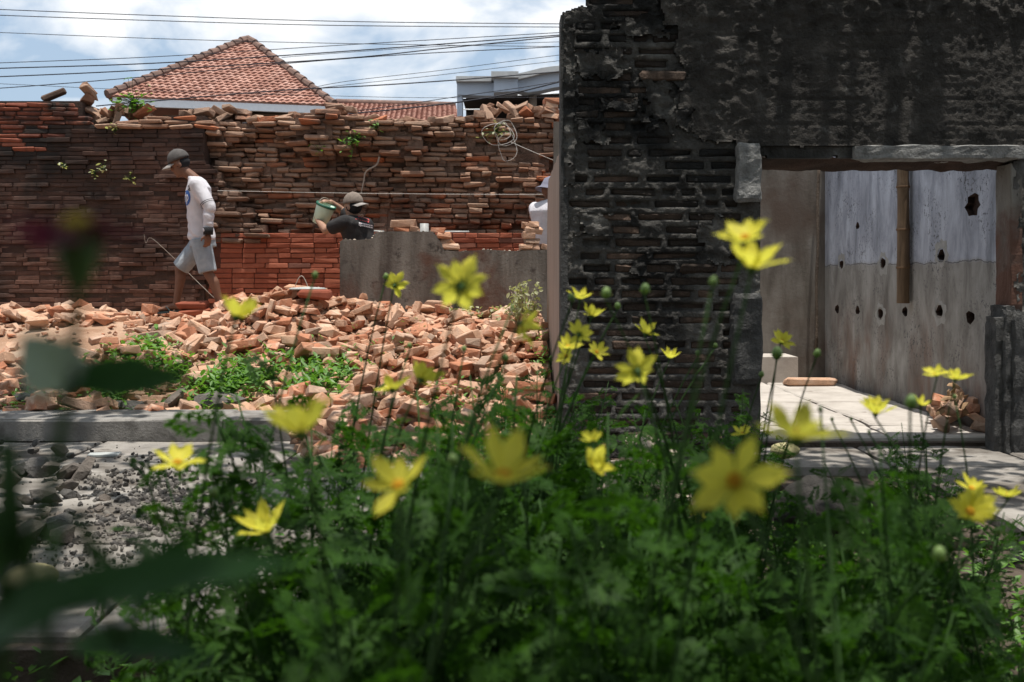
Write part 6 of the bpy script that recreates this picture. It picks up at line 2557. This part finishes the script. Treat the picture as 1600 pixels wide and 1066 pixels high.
m = MB()
pt = smooth_curve([Vector((0, 0, 0)), ZP(5, 1200), ZP(40, 900), ZP(78, 760), ZP(108, 600), ZP(120, 470), ZP(122, 395)], 36)
m.tube(pt, [.0024 - .0009 * i / len(pt) for i in range(len(pt))], 8)
m.build('stem', 'cos_stem', zin, True)
fl = MB()
c = ZP(122, 372)
fl.lathe([(.0012, -.017), (.0035, -.013), (.0062, -.006), (.007, .001), (.003, .003)], 14, Matrix.Translation(c))
fl = fl.build('flower', 'calyx', zin, True)
m = MB()
m.ellipsoid(c + Vector((0, 0, .004)), (.0046, .0046, .0032))
m.build('disc', 'zin_disc', fl, True)
zp = petal_mesh('petal', 'zin_petal', rg, .0, .24, -.1)
for k in range(15):
    a = 2 * math.pi * k / 15 + rg.uniform(-.08, .08)
    M = Matrix.Translation(c + Vector((0, 0, .002 + .0015 * (k % 2)))) @ Euler((0, 0, a)).to_matrix().to_4x4() @ Matrix.Translation((.004, 0, 0)) @ Euler((0, rg.uniform(-.22, .22), 0)).to_matrix().to_4x4() @ Matrix.Scale(.0195, 4)
    link('petal', zp, fl, M)


def broad_leaf(a, tip, w, sag, mat, normal=(0, -.5, .8), name='leaf', fold=.25):
    a, tip = Vector(a), Vector(tip)
    d = tip - a
    nrm = Vector(normal).normalized()
    s = d.cross(nrm).normalized()
    nrm = s.cross(d).normalized()
    m = MB()
    nu, nw = 12, 6
    vv = []
    for i in range(nu + 1):
        t = i / nu
        ww = w * math.sin(math.pi * min(1, t * .97 + .03) ** .8) ** .8
        for j in range(nw + 1):
            q = j / nw * 2 - 1
            vv.append(tuple(a + d * t + s * ww * q + nrm * (fold * ww * abs(q) + sag * math.sin(math.pi * t) + .0008 * math.sin(t * 20 + q * 3))))
    ff = [(i * (nw + 1) + j, i * (nw + 1) + j + 1, (i + 1) * (nw + 1) + j + 1, (i + 1) * (nw + 1) + j) for i in range(nu) for j in range(nw)]
    m.add(vv, ff)
    return m.build(name, mat, zin, True)


broad_leaf(ZP(106, 596), ZP(300, 598, .01), 0.0084, 0.0014, 'zin_leaf', (0, -.75, .6))
broad_leaf(ZP(108, 606), ZP(34, 520, -.01), 0.0094, 0.0020, 'zin_pale', (.3, -.9, .2))
broad_leaf(ZP(104, 600), ZP(150, 560, .03), 0.0059, 0.0020, 'zin_pale', (.1, -.9, .5))
broad_leaf(ZP(-10, 965), ZP(475, 880, .06), 0.0099, 0.0041, 'zin_leaf', (0, -.55, .8))
broad_leaf(ZP(-60, 1010), ZP(160, 930, -.02), 0.0128, 0.0027, 'zin_leaf', (0, -.6, .8))
broad_leaf(ZP(110, 1010, .04), ZP(330, 1030, .06), 0.0088, 0.0027, 'zin_leaf', (0, -.4, .9))
broad_leaf(ZP(205, 905, .05), ZP(112, 790, .05), 0.0039, 0.0027, 'zin_leaf', (-.6, -.6, .3))
broad_leaf(ZP(225, 905, .05), ZP(305, 830, .06), 0.0045, -0.0020, 'zin_leaf', (.5, -.7, .3))
broad_leaf(ZP(-30, 800), ZP(20, 880, 0), 0.0099, 0.0027, 'zin_leaf', (-.4, -.8, .3))
broad_leaf(ZP(-50, 905), ZP(60, 850, .02), 0.0088, 0.0027, 'zin_leaf', (-.1, -.8, .5))
m = MB()
c0 = ZP(228, 878, .05)
m.lathe([(.0014, -.0075), (.003, -.005), (.0036, 0), (.0029, .0055), (.0008, .008)], 10, Matrix.Translation(c0))
m.build('bud', 'calyx', zin, True)
m = MB()
m.tube(smooth_curve([c0 - Vector((0, 0, .01)), ZP(225, 925, .05), ZP(190, 1010, .04), ZP(60, 1200, .02), Vector((0, 0, .1))], 16), .0015, 6)
m.build('stem', 'cos_stem', zin, True)

# ------------------------------------------------------------------ unseen wall added behind the viewpoint to keep open-sky light off the bed
bw = empty('added_shade_wall', (0, -5.2, GROUND), 'tall grey wall added out of view behind the camera to block sky light', 'wall')
m = MB()
m.box(-12, 12, 0, .22, 0, 4.2)
m.build('wall_body', 'plaster_low', bw)
m = MB()
m.box(-12, 12, -.05, .27, 4.203, 4.32)
m.build('coping', 'concrete_dark', bw)

# ------------------------------------------------------------------ the tree whose crown shades the bed and path
rt = random.Random(99)
TR = Vector((-5.2, -2.6, GROUND))
tree = empty('shade_tree', TR, 'spreading tree whose canopy shades the path and flower bed', 'tree')
m = MB()
trunk = [(0, 0, 0), (.1, .05, 1.2), (.25, .2, 2.4), (.6, .5, 3.6)]
m.tube(smooth_curve(trunk, 16), [.26 - .10 * i / 17 for i in range(16)][:len(smooth_curve(trunk, 16))] if False else [.24 - .007 * i for i in range(len(smooth_curve(trunk, 16)))], 12)
clumps = []


def canopy(x, y):
    """how thick the crown stands over this spot (0..1)"""
    d = 1.0
    d *= sstep(7.5, 6.2, y) if x < .3 else sstep(6.5, 5.4, y)
    d *= sstep(8.5, 6.0, abs(x))
    g = fbm(x, y, 2.0, .75, 3)
    open_ = 0.18 if -1.4 < x < 3.8 and .2 < y < 4.9 else 0.64
    return d * (1.0 if open_ + 2.0 * g + 1.4 * fbm(x, y, 7.0, 1.6, 2) > 0.42 else 0.03)


for k in range(2100):
    x, y = rt.uniform(-8.0, 7.0), rt.uniform(-5.0, 7.4)
    if rt.random() < canopy(x, y):
        clumps.append(Vector((x, y, 4.6 + rt.uniform(0, 1.7) + .25 * math.sin(x))))
hub = TR + Vector((.6, .5, 3.6))
for k, (tx, ty) in enumerate(((-5.5, 3.5), (-2.5, 4.5), (.8, 4.5), (3.5, 3.5), (-3, 1), (1.5, .5), (4.5, .5))):
    e = Vector((tx, ty, 5.4))
    mid = hub.lerp(e, .45) + Vector((0, 0, .5))
    pts = [p - TR for p in qbez(hub, mid, e, 10)]
    m.tube(pts, [.10 - .008 * i for i in range(11)], 8)
m.build('trunk', 'bark', tree, True)
lv = MB()
for c in clumps:
    n = rt.randint(20, 34)
    for q in range(n):
        p = c + Vector((rt.gauss(0, .21), rt.gauss(0, .21), rt.gauss(0, .16))) - TR
        L = rt.uniform(.115, .19)
        M = Matrix.Translation(p) @ Euler((rt.uniform(-.6, .6), rt.uniform(-.2, .9), rt.uniform(0, 6.28))).to_matrix().to_4x4() @ Matrix.Scale(L, 4)
        lv.add([(0, 0, 0), (.3, .25, 0), (.7, .24, -.03), (1, 0, -.1), (.7, -.24, -.03), (.3, -.25, 0)], [(0, 1, 2, 3, 4, 5)], M)
tag(lv.build('crown', 'tree_leaf', tree), kind='stuff')
